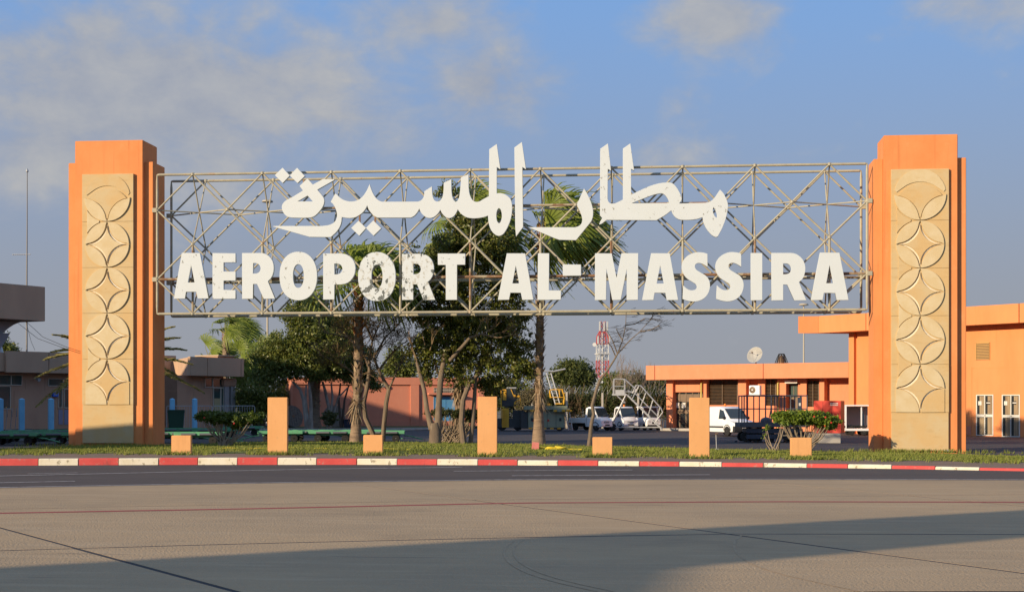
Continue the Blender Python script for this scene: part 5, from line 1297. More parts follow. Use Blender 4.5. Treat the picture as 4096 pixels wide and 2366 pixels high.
# --- clipped shrubs and hedge on the island
def clipped_shrub(label, px, pbase, zc, blobs, stems, m, n_twig, per, name='clipped_shrub', group='clipped shrubs on the lawn', size=.10, fan=.9, redflowers=0):
    base = lawn_pt(px, zc); root = thing(name, label, 'shrub', base, 0, group); o = base
    cr, cs = crown('foliage', [pxblob(*b_, zc) for b_ in blobs], n_twig, per, .055, size, m, root, aspect=.55, droop=-.2, shell=.6)
    tk = MB()
    tgt = cs[rng.integers(0, len(cs), stems)]
    for q in tgt:
        p0 = Vector((random.uniform(-.22, .22) * fan, random.uniform(-.15, .15), -.03)); p1 = Vector(q) - o
        mid = p0.lerp(p1, .5) + Vector(((p1.x - p0.x) * .12, random.uniform(-.08, .08), -.06 * abs(p1.x)))
        r_ = random.uniform(.016, .03); tk.tube([p0, p0.lerp(mid, .5) + Vector((0, 0, .02)), mid, mid.lerp(p1, .6), p1], [r_, r_ * .9, r_ * .8, r_ * .6, r_ * .35], 5)
    tk.build('stems', BARKL, root, smooth=True)
    if redflowers:
        m_ = MB()
        for q in cs[rng.integers(0, len(cs), redflowers)]:
            c = Vector(q) - o + Vector((0, -.3, 0)); m_.lathe([(.005, -.03), (.04, 0), (.03, .03)], c, (0, -1, .3), 7)
        stuff(m_.build('red_blooms', mat('red_bloom', (.5, .03, .02), rough=.6), root))
    return root
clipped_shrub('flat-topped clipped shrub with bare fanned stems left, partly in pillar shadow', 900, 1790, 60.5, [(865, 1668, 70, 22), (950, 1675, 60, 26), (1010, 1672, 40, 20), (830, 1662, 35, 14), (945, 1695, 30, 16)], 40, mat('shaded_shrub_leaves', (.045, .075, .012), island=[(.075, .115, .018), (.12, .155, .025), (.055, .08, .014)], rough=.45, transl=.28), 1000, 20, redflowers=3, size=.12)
clipped_shrub('bright mushroom-shaped clipped shrub with fanned pale stems beside the right pillar', 3215, 1800, 58.5, [(3170, 1668, 70, 24), (3240, 1668, 70, 26), (3300, 1680, 52, 24), (3120, 1664, 30, 16), (3318, 1700, 25, 12)], 40, LEAF_G, 1200, 20, redflowers=4, size=.12)
r2 = clipped_shrub('small straggly forked bush left of the bright clipped shrub', 3098, 1800, 58.0, [(3062, 1710, 12, 14), (3130, 1690, 14, 8), (3058, 1735, 6, 8)], 12, LEAF_G, 14, 9)
clipped_shrub('clipped hedge bush with dense bare stems behind the forked trunks', 1800, 1762, 69.0, [(1760, 1650, 62, 16), (1850, 1655, 62, 18), (1890, 1665, 30, 30)], 90, LEAF_H, 330, 16, fan=2.6, name='hedge_bush')
clipped_shrub('grey-green low bush between the thin trunks before the shed', 1318, 1690, 112, [(1318, 1668, 34, 28)], 12, LEAF_O, 120, 14, name='low_bush', group='bushes before the shed', size=.16)

# --- shade trees before the shed
def multi_tree(label, px, pbase, zc, trunks, blobs, n_twig, per, leafm, barkm, name='shade_tree', group=None, spread=.2, size=.22, z0=0.0, shell=.5):
    base = GD(px, zc); base.z = z0; o = base
    root = thing(name, label, 'tree', base, 0, group)
    tk = MB()
    for pth, r0 in trunks:
        q = [W(a, b, zc) - o for a, b in pth]; q[0].z = -.05
        tk.tube(q, [r0 * (1 - .5 * i / (len(q) - 1)) for i in range(len(q))], 8)
    tk.build('trunk', barkm, root, smooth=True)
    crown('crown', [pxblob(*b_, zc) for b_ in blobs], n_twig, per, spread, size, leafm, root, shell=shell)
    return root
WTR = mat('whitewashed_trunk', (.30, .27, .23), [((.17, .14, .11), 4, .45, .62, (1, 1, .3), .8)], rough=.9)
multi_tree('broad dark shade tree with three slim trunks, left of the palm before the shed', 1235, 1697, 114, [(((1228, 1697), (1215, 1600), (1200, 1555), (1170, 1525)), .17), (((1236, 1697), (1222, 1600), (1225, 1540)), .14), (((1245, 1697), (1243, 1600), (1235, 1520)), .17)],
           [(1110, 1480, 95, 60), (1200, 1440, 110, 80), (1130, 1390, 100, 70), (1230, 1340, 100, 90), (1190, 1260, 70, 70), (1050, 1500, 55, 40), (1060, 1420, 60, 50), (1250, 1490, 70, 35), (1330, 1390, 90, 80)], 1150, 28, LEAF_F, WTR, group='shade trees before the shed', z0=.14)
multi_tree('dark shade tree with whitewashed forked trunk in the middle before the shed', 1313, 1697, 116, [(((1315, 1697), (1318, 1640), (1300, 1560), (1290, 1525)), .17), (((1315, 1660), (1330, 1590), (1325, 1530)), .12), (((1320, 1640), (1352, 1590), (1390, 1550)), .10)],
           [(1310, 1480, 80, 45), (1380, 1470, 80, 55), (1300, 1300, 90, 80), (1360, 1330, 80, 80), (1250, 1210, 60, 40), (1390, 1400, 60, 60)], 800, 28, LEAF_F, WTR, group='shade trees before the shed', z0=.14)
multi_tree('dark shade tree with two thin trunks, right of the others before the shed', 1365, 1697, 118, [(((1364, 1697), (1355, 1600), (1362, 1530)), .12), (((1368, 1697), (1378, 1600), (1395, 1540)), .11)],
           [(1400, 1480, 60, 50), (1470, 1500, 45, 35), (1440, 1420, 60, 50), (1500, 1540, 25, 18)], 380, 26, LEAF_F, BARKD, group='shade trees before the shed', z0=.14)
multi_tree('dark leafy tree standing behind the shed roof, right of the brown tree', 1580, 1520, 150, [(((1590, 1700), (1592, 1500)), .2)], [(1590, 1440, 55, 70), (1640, 1480, 40, 40), (1560, 1480, 45, 35)], 220, 22, LEAF_F, BARKD, name='background_tree', group='trees behind the shed and fence', size=.3, spread=.3)
multi_tree('leafy tree filling the gap between shed and palm trunk', 2010, 1560, 140, [(((2030, 1700), (2030, 1500)), .22)], [(2000, 1540, 60, 40), (1960, 1560, 40, 40), (2060, 1550, 40, 30)], 200, 22, LEAF_H, BARKD, name='background_tree', group='trees behind the shed and fence', size=.25, spread=.28)
multi_tree('rounded green tree beyond the fence, left of the cell tower', 2290, 1560, 190, [(((2290, 1690), (2290, 1520)), .3)], [(2290, 1510, 75, 60), (2245, 1500, 45, 45), (2320, 1480, 50, 40), (2270, 1460, 40, 25), (2345, 1530, 30, 40)], 420, 24, mat('pale_green_leaves', (.07, .09, .02), island=[(.10, .12, .028), (.13, .15, .04), (.06, .075, .018)], rough=.55, transl=.25), BARKD, name='background_tree', group='trees behind the shed and fence', size=.36, spread=.38)
multi_tree('dark bushy tree beyond the fence, right of the cell tower', 2465, 1540, 200, [(((2465, 1690), (2465, 1540)), .3)], [(2460, 1530, 40, 42), (2490, 1525, 30, 30), (2430, 1550, 30, 30)], 220, 22, LEAF_F, BARKD, name='background_tree', group='trees behind the shed and fence', size=.36, spread=.35)
multi_tree('olive tree beyond the fence, left of the low building', 2590, 1540, 180, [(((2580, 1690), (2580, 1540)), .25)], [(2570, 1535, 60, 35), (2630, 1540, 45, 30), (2520, 1550, 40, 25), (2545, 1515, 25, 20)], 260, 22, LEAF_O, BARKD, name='background_tree', group='trees behind the shed and fence', size=.34, spread=.35)
multi_tree('dark tree top at the left edge above the mauve roof', 15, 1400, 150, [(((15, 1690), (15, 1450)), .3)], [(20, 1400, 40, 45), (45, 1415, 35, 30), (-20, 1380, 50, 60)], 200, 24, LEAF_F, BARKD, name='background_tree', group='trees behind the shed and fence', size=.28, spread=.3)
multi_tree('dark shrubbery tree between the mauve pavilion and the shade trees', 1020, 1640, 128, [(((1020, 1700), (1020, 1600)), .2), (((960, 1700), (965, 1560)), .2)], [(990, 1590, 50, 60), (1060, 1600, 60, 60), (1110, 1590, 60, 60), (1000, 1650, 60, 50), (1090, 1660, 70, 40)], 420, 22, LEAF_F, BARKD, name='background_tree', group='trees behind the shed and fence', size=.25, spread=.28)
# bare winter tree behind the fence
p = GD(2520, 170); root = thing('bare_tree', 'pale leafless tree beyond the fence above the mobile stairs', 'tree', p)
m_ = MB()
for k in range(5): grow(m_, (random.uniform(-1.5, 2.5), random.uniform(-.5, .5), 0), (random.uniform(-.25, .25), 0, 1), 2.6, .06, 4, .33, 3, .35, .1, 4, .012, .74)
m_.build('branches', mat('pale_bare_twigs', (.26, .20, .15), rough=.9), root)
# hedge on the fence
hb = [pxblob(x, 1615 + 12 * math.sin(x * .05), 48, 62, 127, random.uniform(-.5, .8), 1.2) for x in range(2060, 2680, 36)]
hr = thing('boundary_hedge', 'rough tall green and brown hedge along the back fence', 'hedge', GD(2360, 127))
crown('foliage', hb, 1500, 22, .20, .19, LEAF_H, hr, shell=.7)
tw_ = MB()
for k in range(70):
    x = random.uniform(2060, 2670); q = GD(x, 126.6) - Vector(hr.location)
    grow(tw_, q, (random.uniform(-.2, .2), 0, 1), random.uniform(1.2, 1.9), .02, 2, .3, 3, .3, 0, 4, .009, .7)
tw_.build('stems', TWIG, hr)
# pale bush by the loader
clipped = multi_tree('pale dry bush behind the cargo loader', 2120, 1690, 122, [(((2120, 1700), (2120, 1640)), .1)], [(2110, 1590, 35, 40), (2090, 1640, 30, 45), (2140, 1570, 20, 20)], 160, 20, mat('dry_leaves', (.16, .13, .07), island=[(.11, .10, .04), (.22, .18, .11)], rough=.8, transl=.2), BARKD, name='dry_bush', group='trees behind the shed and fence', size=.16, spread=.2)
# horizon belt of far trees so that no bare ground meets the sky
fb = [pxblob(x, 1600 + random.uniform(-8, 10), 60, 32 + random.uniform(-8, 10), 330, random.uniform(-6, 6), 3.0) for x in range(-600, 4800, 55)]
c = np.array([0, 330.0, 0]); pts, cs = blob_points(fb, 1900, 14, .8, .6); v, f = leaf_cloud(pts, len(pts), .9, .6)
fo = obj('far_trees', npmesh('far_trees', v, f, LEAF_H)); stuff(fo); tag(fo, 'low belt of distant trees along the horizon', 'trees')

# weeds and longer tufts against the posts, pillars and the ragged lawn edge
tuft = []
for px, zc, n, w_ in ((725, 51.6, 60, .45), (1110, 51.7, 60, .45), (1492, 51.6, 70, .45), (1950, 51.2, 60, .45), (2410, 51.0, 90, .45), (2799, 50.6, 60, .45), (3206, 50.2, 90, .45), (430, 62.0, 160, 1.6), (3690, 58.8, 160, 1.6), (3560, 58.6, 60, .7)):
    for _ in range(n):
        q = GD(px, zc + random.gauss(0, .12)) + Vector((random.gauss(0, w_), 0, 0)); q.z = lawn_z(q.x, q.y); tuft.append(q)
for _ in range(1400):
    x = random.uniform(-60, 4160); a = G(x, interp(KERB, x)); q = a + (G(x, interp(KERB, x) - 10) - a).normalized() * random.uniform(3.4, 5.6)
    if math.sin(x * .013) + math.sin(x * .037 + 2) > random.uniform(-.5, 1.6): q.z = lawn_z(q.x, q.y); tuft.append(q)
v, f = [], []
for q in tuft:
    for _ in range(5):
        b = len(v); a = random.uniform(0, 6.28); w_ = random.uniform(.012, .028); h_ = random.uniform(.05, .2); d = Vector((math.cos(a), math.sin(a), 0)); c = q + Vector((random.gauss(0, .05), random.gauss(0, .05), -.01))
        v += [c - d * w_, c + d * w_, c + Vector((random.gauss(.03, .06), random.gauss(0, .05), h_))]; f += [(b, b + 1, b + 2)]
wd = MB().add(v, f).build('weeds', GRASS); stuff(wd); tag(wd, 'longer weeds and tufts along the lawn edge and around post feet', 'weeds')
# ------------------------------------------------------------------ vehicles and ground equipment
GLASS = mat('vehicle_glass', (.03, .04, .045), rough=.08, spec=.7)
LENS = mat('headlamp_lens', (.55, .56, .55), rough=.15, spec=.7)
AMBER = mat('amber_beacon', (.75, .20, .02), rough=.3)
TRIM = mat('black_plastic_trim', (.03, .032, .034), rough=.55)
HUB = mat('wheel_hub_steel', (.33, .33, .33), rough=.45, metal=.4)
GREENT = mat('trolley_green_paint', (.12, .36, .19), [((.09, .28, .15), 2, .45, .65, (1, 1, 1), .7), ((.16, .17, .13), 7, .60, .70, (1, 1, 1), .7)], rough=.6)
GREYR = mat('grey_roller', (.13, .135, .15), rough=.6)
NAVY = mat('navy_lift_paint', (.045, .06, .09), [((.07, .085, .11), 3, .5, .66, (1, 1, 1), .7)], rough=.5)
LIFTG = mat('slate_lift_paint', (.10, .105, .12), rough=.55)
OLIVE = mat('grey_green_machine_paint', (.26, .29, .20), [((.20, .22, .15), 2, .45, .65, (1, 1, .4), .7)], rough=.55)
DGREY = mat('dark_machine_grey', (.045, .05, .05), [((.07, .075, .075), 3, .5, .66, (1, 1, 1), .6)], rough=.6)
YEL = mat('safety_yellow_paint', (.62, .34, .03), [((.50, .25, .02), 3, .5, .66, (1, 1, 1), .6)], rough=.5)
REDC = mat('red_cabinet_paint', (.52, .035, .018), [((.44, .028, .015), 1.5, .45, .65, (1, 1, .5), .6)], rough=.45)
PINK = mat('pink_block_paint', (.60, .20, .17), [((.5, .16, .13), 5, .45, .65, (1, 1, 1), .7)], rough=.9)
HOSE = mat('yellow_hose', (.68, .50, .03), rough=.5)
BING = mat('dark_green_bin', (.018, .06, .035), rough=.5)

def wheel(parent, x, y, r_=.28, wd=.17, name='wheel', side=1):
    wt = MB().lathe([(r_ * .62, -wd / 2), (r_ * .93, -wd / 2), (r_, -wd * .32), (r_, wd * .32), (r_ * .93, wd / 2), (r_ * .62, wd / 2)], (x, y, r_), (0, 1, 0), 18).build(name, BLACK, parent, smooth=True)
    MB().lathe([(r_ * .6, wd * .40 * side), (r_ * .52, wd * .46 * side), (r_ * .2, wd * .36 * side), (r_ * .16, wd * .5 * side), (.01, wd * .5 * side)], (x, y, r_), (0, 1, 0), 14).build('rim', HUB, wt, smooth=True)
    return wt
def section(w0, w1, w2, z0, z1, z2, z3, x0, x1=None, x2=None, x3=None):
    """ring of a body shell: sill, belt, shoulder, roof"""
    x1 = x0 if x1 is None else x1; x2 = x0 if x2 is None else x2; x3 = x0 if x3 is None else x3
    h = [(x0, w0, z0), (x1, w1, z1), (x2, w1 * .985, z2), (x3, w2, z3 - .05), (x3, w2 - .08, z3)]
    return [Vector(p) for p in h] + [Vector((p[0], -p[1], p[2])) for p in h[::-1]]
def quad(name, m, pts, parent, t=.012, bevel=0.0):
    p = [Vector(q) for q in pts]; n = (p[1] - p[0]).cross(p[2] - p[0]).normalized() * t
    return MB().add(p + [q + n for q in p], [(0, 1, 2, 3), (7, 6, 5, 4), (0, 4, 5, 1), (1, 5, 6, 2), (2, 6, 7, 3), (3, 7, 4, 0)]).build(name, m, parent)

def pickup(label, px, pbase, zc, a, beacon=True):
    p = GD(px, zc); r_ = thing('pickup_truck', label, 'pickup truck', p, -R(a) + TH, 'small white pickups by the hedge')
    # cab-over microtruck, x forward; 3.3 m long
    W2 = .70
    rings = [section(W2 - .03, W2, W2 - .1, .34, .60, .98, 1.72, .38), section(W2 - .03, W2, W2 - .09, .30, .60, .98, 1.80, .62), section(W2 - .03, W2, W2 - .09, .28, .60, 1.0, 1.80, 1.0), section(W2 - .03, W2, W2 - .11, .28, .60, 1.0, 1.74, 1.22, 1.24, 1.24, 1.16),
             section(W2 - .03, W2 - .01, W2 - .14, .28, .58, .98, 1.02, 1.62, 1.70, 1.66, 1.60), section(W2 - .05, W2 - .05, W2 - .2, .30, .56, .82, .86, 1.86, 1.90, 1.88, 1.84), section(W2 - .12, W2 - .10, W2 - .24, .34, .54, .74, .78, 1.95, 1.97, 1.95, 1.93)]
    MB().loft(rings).build('cab', WPAINT, r_, smooth=True)
    quad('windscreen', GLASS, [(1.225, -.56, 1.70), (1.225, .56, 1.70), (1.61, .60, 1.06), (1.61, -.60, 1.06)][::-1], r_)
    for s in (1, -1):
        q = [(.60, s * .705, 1.02), (1.36, s * .705, 1.02), (1.14, s * .63, 1.64), (.62, s * .63, 1.66)]
        quad('side_window', GLASS, q if s < 0 else q[::-1], r_, .014)
        quad('door_seam', TRIM, [(.52, s * .712, .42), (.535, s * .712, .42), (.535, s * .712, 1.0), (.52, s * .712, 1.0)][::1 if s < 0 else -1], r_, .004)
        h_ = [(1.90, s * .30, .72), (1.88, s * .62, .74), (1.93, s * .62, .58), (1.95, s * .30, .57)]
        quad('headlight', LENS, h_ if s > 0 else h_[::-1], r_, .02)
        MB().box(1.30, 1.44, s * .72 - .03, s * .72 + .12 * s + .03 if s > 0 else s * .72 + .03, 1.05, 1.25).build('mirror', TRIM, r_, bevel=.02) if s > 0 else MB().box(1.30, 1.44, -.86, -.72, 1.05, 1.25).build('mirror', TRIM, r_, bevel=.02)
        MB().box(-1.35, -1.33, min(s * .5, s * .68), max(s * .5, s * .68), .46, .6).build('tail_light', REDC, r_)
        for x, z in ((1.42, 0), (-.75, 0)): wheel(r_, x, s * .60, .275, .16, side=s)
        MB().tube([(1.42 + .36 * math.cos(t), s * .70, .28 + .36 * math.sin(t)) for t in np.linspace(.2, math.pi - .2, 9)], .03, 6).build('wheel_arch', TRIM, r_)
    MB().box(1.93, 1.975, -.27, .27, .585, .70).build('grille', TRIM, r_, bevel=.01)
    for k in range(3): MB().box(1.976, 1.985, -.26, .26, .60 + k * .034, .615 + k * .034).build('grille_bar', WPAINT, r_)
    MB().box(1.88, 2.02, -.62, .62, .30, .52).build('bumper', WPAINT, r_, bevel=.04)
    MB().box(2.0, 2.03, -.25, .25, .38, .48).build('lower_grille', TRIM, r_); MB().box(2.025, 2.04, -.2, .2, .29, .37).build('number_plate', PAPER, r_)
    bed = MB().box(-1.36, .33, -.70, .70, .58, .66).build('bed_floor', WPAINT, r_)
    for s in (1, -1): MB().box(-1.36, .33, min(s * .66, s * .70), max(s * .66, s * .70), .661, .95).build('bed_side', WPAINT, r_, bevel=.008)
    MB().box(-1.40, -1.361, -.69, .69, .60, .95).build('tailgate', WPAINT, r_, bevel=.008); MB().box(.28, .329, -.66, .66, .661, 1.02).build('bed_front', WPAINT, r_)
    MB().box(-1.3, 1.3, -.36, .36, .30, .56).build('chassis', TRIM, r_)
    if beacon:
        MB().lathe([(.075, 0), (.07, .13), (.03, .17)], (.8, 0, 1.80), n=10).build('beacon', AMBER, r_, smooth=True)
    return r_
pickup('small white pickup with open load bed and no beacon, parked left by the hedge', 2352, 1716, 113.5, 47, False)
pickup('small white pickup with amber beacon, facing out beside the mobile stairs', 2478, 1716, 115.5, 68, True)

# tow tractor with a small cab, mostly behind the stairs
p = GD(2590, 115.5); tt = thing('tow_tractor', 'white tow tractor with boxy cab half hidden by the mobile stairs', 'tractor', p, -R(70) + TH)
MB().loft([section(.62, .66, .60, .32, .55, .8, .92, -.9), section(.62, .66, .62, .30, .55, .85, 1.0, .2), section(.60, .64, .58, .30, .55, .80, .95, .95), section(.5, .56, .48, .34, .5, .7, .84, 1.15)]).build('hull', WPAINT, tt, smooth=True)
for x, y in ((-.55, .6), (-.55, -.6), (.55, .6), (.45, -.6)): MB().tube([(x, y, .9), (x * .9, y * .95, 1.72)], .05, 8).build('cab_post', WPAINT, tt)
MB().box(-.72, .68, -.66, .66, 1.72, 1.82).build('cab_roof', WPAINT, tt, bevel=.04)
quad('windscreen', GLASS, [(.60, -.56, .98), (.60, .56, .98), (.50, .54, 1.70), (.50, -.54, 1.70)], tt); quad('rear_window', GLASS, [(-.58, .56, .98), (-.58, -.56, .98), (-.5, -.54, 1.70), (-.5, .54, 1.70)], tt)
for s in (1, -1):
    for x in (-.6, .7): wheel(tt, x, s * .56, .26, .18, side=s)
    MB().lathe([(.09, 0), (.09, .03)], (1.13, s * .38, .66), (1, 0, 0), 12).build('headlight', LENS, tt)
MB().box(1.14, 1.19, -.17, .17, .50, .64).build('badge_plate', TRIM, tt, bevel=.02); MB().box(1.1, 1.25, -.55, .55, .26, .42).build('bumper', TRIM, tt, bevel=.03)
MB().lathe([(.07, 0), (.06, .12), (.02, .16)], (-.1, 0, 1.82), n=10).build('beacon', AMBER, tt, smooth=True)

# small white panel van
p = GD(2908, 95.0); van = thing('panel_van', 'white panel van with black bumper parked behind the tall right post', 'van', p, -R(66) + TH)
V = .84
MB().loft([section(V - .05, V - .02, V - .18, .30, .62, 1.0, 1.74, -2.02, -2.05, -2.03, -1.94), section(V - .04, V, V - .14, .26, .62, 1.02, 1.80, -1.6), section(V - .04, V, V - .12, .24, .62, 1.03, 1.83, -.4), section(V - .04, V, V - .12, .24, .62, 1.03, 1.81, .3), section(V - .04, V, V - .16, .24, .62, 1.02, 1.72, .62, .62, .66, .56),
           section(V - .04, V, V - .20, .24, .62, 1.0, 1.40, .95, .95, 1.02, .92), section(V - .04, V, V - .24, .24, .62, .98, 1.06, 1.32, 1.34, 1.36, 1.32), section(V - .05, V - .02, V - .26, .25, .60, .90, .98, 1.72, 1.76, 1.74, 1.70), section(V - .08, V - .07, V - .30, .28, .58, .80, .88, 1.96, 2.0, 1.98, 1.94), section(V - .2, V - .18, V - .38, .32, .54, .70, .76, 2.06, 2.10, 2.08, 2.05)]).build('body', WPAINT, van, smooth=True)
quad('windscreen', GLASS, [(1.32, -.60, 1.09), (1.32, .60, 1.09), (.62, .56, 1.69), (.62, -.56, 1.69)], van)
for s in (1, -1):
    q = [(.36, s * .83, 1.06), (1.12, s * .80, 1.06), (.70, s * .735, 1.58), (.36, s * .735, 1.66)]
    quad('side_window', GLASS, q if s < 0 else q[::-1], van, .02)
    q = [(1.98, s * .44, .86), (1.86, s * .76, .92), (1.97, s * .76, .70), (2.06, s * .46, .66)]
    quad('headlight', LENS, q if s > 0 else q[::-1], van, .02)
    for x in (1.32, -1.30): wheel(van, x, s * .76, .31, .19, side=s)
    MB().box(.98, 1.14, s * .88 - .09, s * .88 + .09, 1.03, 1.2).build('mirror', TRIM, van, bevel=.03)
    MB().box(-.9, .9, s * .845 - .012, s * .845 + .012, .50, .60).build('side_moulding', TRIM, van)
    MB().tube([(1.32 + .38 * math.cos(t), s * .83, .31 + .38 * math.sin(t)) for t in np.linspace(.1, math.pi - .1, 10)], .03, 6).build('wheel_arch', TRIM, van)
MB().loft([[Vector((x, y * k, z)) for x, z in ((1.9, .22), (2.14, .26), (2.18, .42), (2.14, .60), (1.95, .62))] for y, k in ((-.80, 1), (-.55, 1), (.55, 1), (.80, 1))]).build('bumper', TRIM, van, smooth=True)
MB().box(2.04, 2.11, -.36, .36, .66, .74).build('grille', TRIM, van, bevel=.01); MB().box(2.175, 2.19, -.26, .26, .40, .51).build('number_plate', PAPER, van)
MB().lathe([(.06, -.005), (.06, .012)], (2.09, 0, .79), (1, 0, .3), 10).build('badge', HUB, van)
MB().lathe([(.08, 0), (.075, .14), (.03, .18)], (-.55, .2, 1.83), n=10).build('beacon', AMBER, van, smooth=True)
for y in (-.34, .34):
    MB().loft([[Vector((.28 + dx, y + a * .16, z)) for a, dx in ((-1, 0), (1, 0), (1, .1), (-1, .1))] for z in (.9, 1.28)]).build('seat_back', TRIM, van)

# --- mobile stairs
p0 = W(2470, 1716, 113.0); p0.z = 0
ms = thing('mobile_stairs', 'grey mobile aircraft maintenance stairs with railed platform in front of the pickups', 'stairs', p0, TH - R(8))
def S(px, py, y=0.0):
    q = W(px, py, 113.0) - p0; return Vector((q.x * ct + q.y * st, y, q.z + p0.z - 0))
S0 = lambda px, py, y=0.0: Vector(((px - 2470) / FP * 113.0, y, CH + (HY - py) / FP * 113.0))
hwid = .42
for y in (-hwid, hwid):
    # stringers
    m_ = MB(); a, b = S0(2510, 1575, y), S0(2648, 1712, y); dn_ = Vector((0, 0, -.14))
    m_.add([a + Vector((0, -.02, 0)), b + Vector((0, -.02, 0)), b + dn_ + Vector((0, -.02, 0)), a + dn_ + Vector((0, -.02, 0)), a + Vector((0, .02, 0)), b + Vector((0, .02, 0)), b + dn_ + Vector((0, .02, 0)), a + dn_ + Vector((0, .02, 0))], [(0, 1, 2, 3), (7, 6, 5, 4), (0, 4, 5, 1), (1, 5, 6, 2), (2, 6, 7, 3), (3, 7, 4, 0)])
    m_.build('stringer', GALV, ms)
    MB().tube([S0(2512, 1560, y), S0(2530, 1572, y), S0(2545, 1540, y), S0(2562, 1541, y), S0(2644, 1632, y), S0(2650, 1648, y), S0(2618, 1692, y)], .034, 7).build('handrail', GALV, ms, smooth=True)
    MB().tube([S0(2540, 1572, y), S0(2632, 1665, y)], .026, 6).build('mid_rail', GALV, ms)
    for k in range(4):
        t = k / 3; MB().tube([S0(2530 + 96 * t, 1594 + 96 * t, y), S0(2556 + 82 * t, 1541 + 88 * t, y)], .024, 6).build('baluster', GALV, ms)
    MB().tube([S0(2455, 1574, y), S0(2455, 1522, y), S0(2460, 1515, y), S0(2494, 1515, y), S0(2499, 1522, y), S0(2499, 1574, y)], .034, 7).build('platform_rail', GALV, ms, smooth=True)
    MB().tube([S0(2455, 1544, y), S0(2499, 1544, y)], .026, 6).build('mid_rail', GALV, ms)
    MB().tube([S0(2499, 1515, y), S0(2543, 1555, y), S0(2543, 1562, y), S0(2538, 1566, y), S0(2505, 1566, y)], .03, 7).build('handrail', GALV, ms, smooth=True)
    MB().tube([S0(2505, 1578, y), S0(2444, 1704, y)], .05, 8).build('leg', GALV, ms)
    MB().tube([S0(2466, 1578, y), S0(2500, 1610, y)], .04, 7).build('brace', GALV, ms)
    wheel(ms, S0(2450, 1700).x, y * 1.35, .26, .13, side=1 if y > 0 else -1)
for xx in (2455, 2499): MB().tube([S0(xx, 1515, -hwid), S0(xx, 1515, hwid)], .03, 6).build('cross_rail', GALV, ms)
a, b = S0(2450, 1578), S0(2508, 1574); MB().box(a.x, b.x, -.5, .5, a.z - .05, b.z).build('platform', GALV, ms)
MB().box(S0(2463, 1560).x, S0(2499, 1560).x, -.455, -.44, S0(2463, 1575).z, S0(2463, 1558).z).build('toe_board', GALV, ms)
for k in range(9):
    t = (k + .5) / 9; c = S0(2510 + 138 * t, 1577 + 137 * t); MB().box(c.x - .13, c.x + .13, -hwid + .025, hwid - .025, c.z - .03, c.z).build('tread', GALV, ms)
MB().box(S0(2444, 1700).x, S0(2640, 1700).x, -.05, .05, .22, .30).build('base_beam', GALV, ms)

# --- cargo loader behind the tall palm
p = GD(2200, 113); cl = thing('cargo_loader', 'grey-green cargo loader with yellow rails and a ladder behind the tall palm', 'loader', p, TH)
def C(px, py): return ((px - 2200) / FP * 113, CH + (HY - py) / FP * 113)
def cbox(name, m, px0, px1, py0, py1, y0, y1, bevel=.01):
    a, b = C(px0, py1), C(px1, py0); return MB().box(a[0], b[0], y0, y1, max(a[1], .02), b[1]).build(name, m, cl, bevel=bevel)
cbox('engine_bay', OLIVE, 2112, 2256, 1640, 1708, -1.0, 1.0, .03)
cbox('battery_box', DGREY, 2084, 2111, 1645, 1712, -.9, .9)
for a in (2145, 2187, 2222): cbox('panel_seam', DGREY, a, a + 1.4, 1645, 1704, -1.012, -1.0)
for a in (2122, 2183): cbox('warning_label', REDC, a + 5, a + 13, 1676, 1684, -1.014, -1.002); 
for a in (2123, 2235): cbox('latch', TRIM, a, a + 9, 1670, 1682, -1.03, -1.002)
for k in range(10): cbox('hazard_stripe', YEL if k % 2 == 0 else TRIM, 2114 + k * 14.2, 2127.6 + k * 14.2, 1708.5, 1714.5, -1.05, -.9, 0)
cbox('deck', OLIVE, 2095, 2268, 1622, 1638, -1.3, 1.2, .03); cbox('deck_front', OLIVE, 2210, 2278, 1632, 1646, -1.45, -1.31, .03)
for a, b_ in ((2120, 1640), (2212, 1640), (2245, 1640), (2262, 1640), (2185, 1616), (2270, 1640)): cbox('marker_block', YEL, a, a + 14, b_ - 3, b_ + 5, -1.52, -1.46)
def ctube(name, m, pts, r_): return MB().tube([(C(a, b)[0], y, C(a, b)[1]) for a, b, y in pts], r_, 7).build(name, m, cl, smooth=True)
for y in (-.9, .3):
    ctube('guard_rail', YEL, [(2202, 1590, y), (2198, 1562, y), (2204, 1558, y), (2248, 1557, y), (2256, 1590, y), (2253, 1616, y)], .045)
    ctube('guard_rail', YEL, [(2200, 1588, y), (2252, 1588, y)], .035); ctube('guard_rail', YEL, [(2236, 1558, y), (2238, 1588, y)], .03)
ctube('guard_rail', YEL, [(2249, 1557, -.9), (2249, 1557, .3)], .04); ctube('guard_rail', YEL, [(2256, 1572, -.9), (2256, 1572, .3)], .05)
cbox('deck_plate', YEL, 2220, 2248, 1611, 1616, -.95, .4)
for dx in (0, 18): ctube('ladder_rail', GALV, [(2186 + dx, 1490, .2), (2222 + dx, 1618, -.3)], .05)
for k in range(10):
    t = (k + .5) / 10; ctube('ladder_rung', GALV, [(2186 + 36 * t, 1490 + 128 * t, .2 - .5 * t), (2204 + 36 * t, 1490 + 128 * t, .2 - .5 * t)], .025)
ctube('boom_arm', GALV, [(2150, 1482, .2), (2215, 1484, .2), (2262, 1474, .2)], .06)
for a in (2258, 2274): ctube('prop', GALV, [(a, 1640, -1.2), (a + 14, 1718, -1.2)], .035)
for s in (-.8, .8):
    for x in (-.9, .7): wheel(cl, x, s, .34, .2, side=1 if s > 0 else -1)

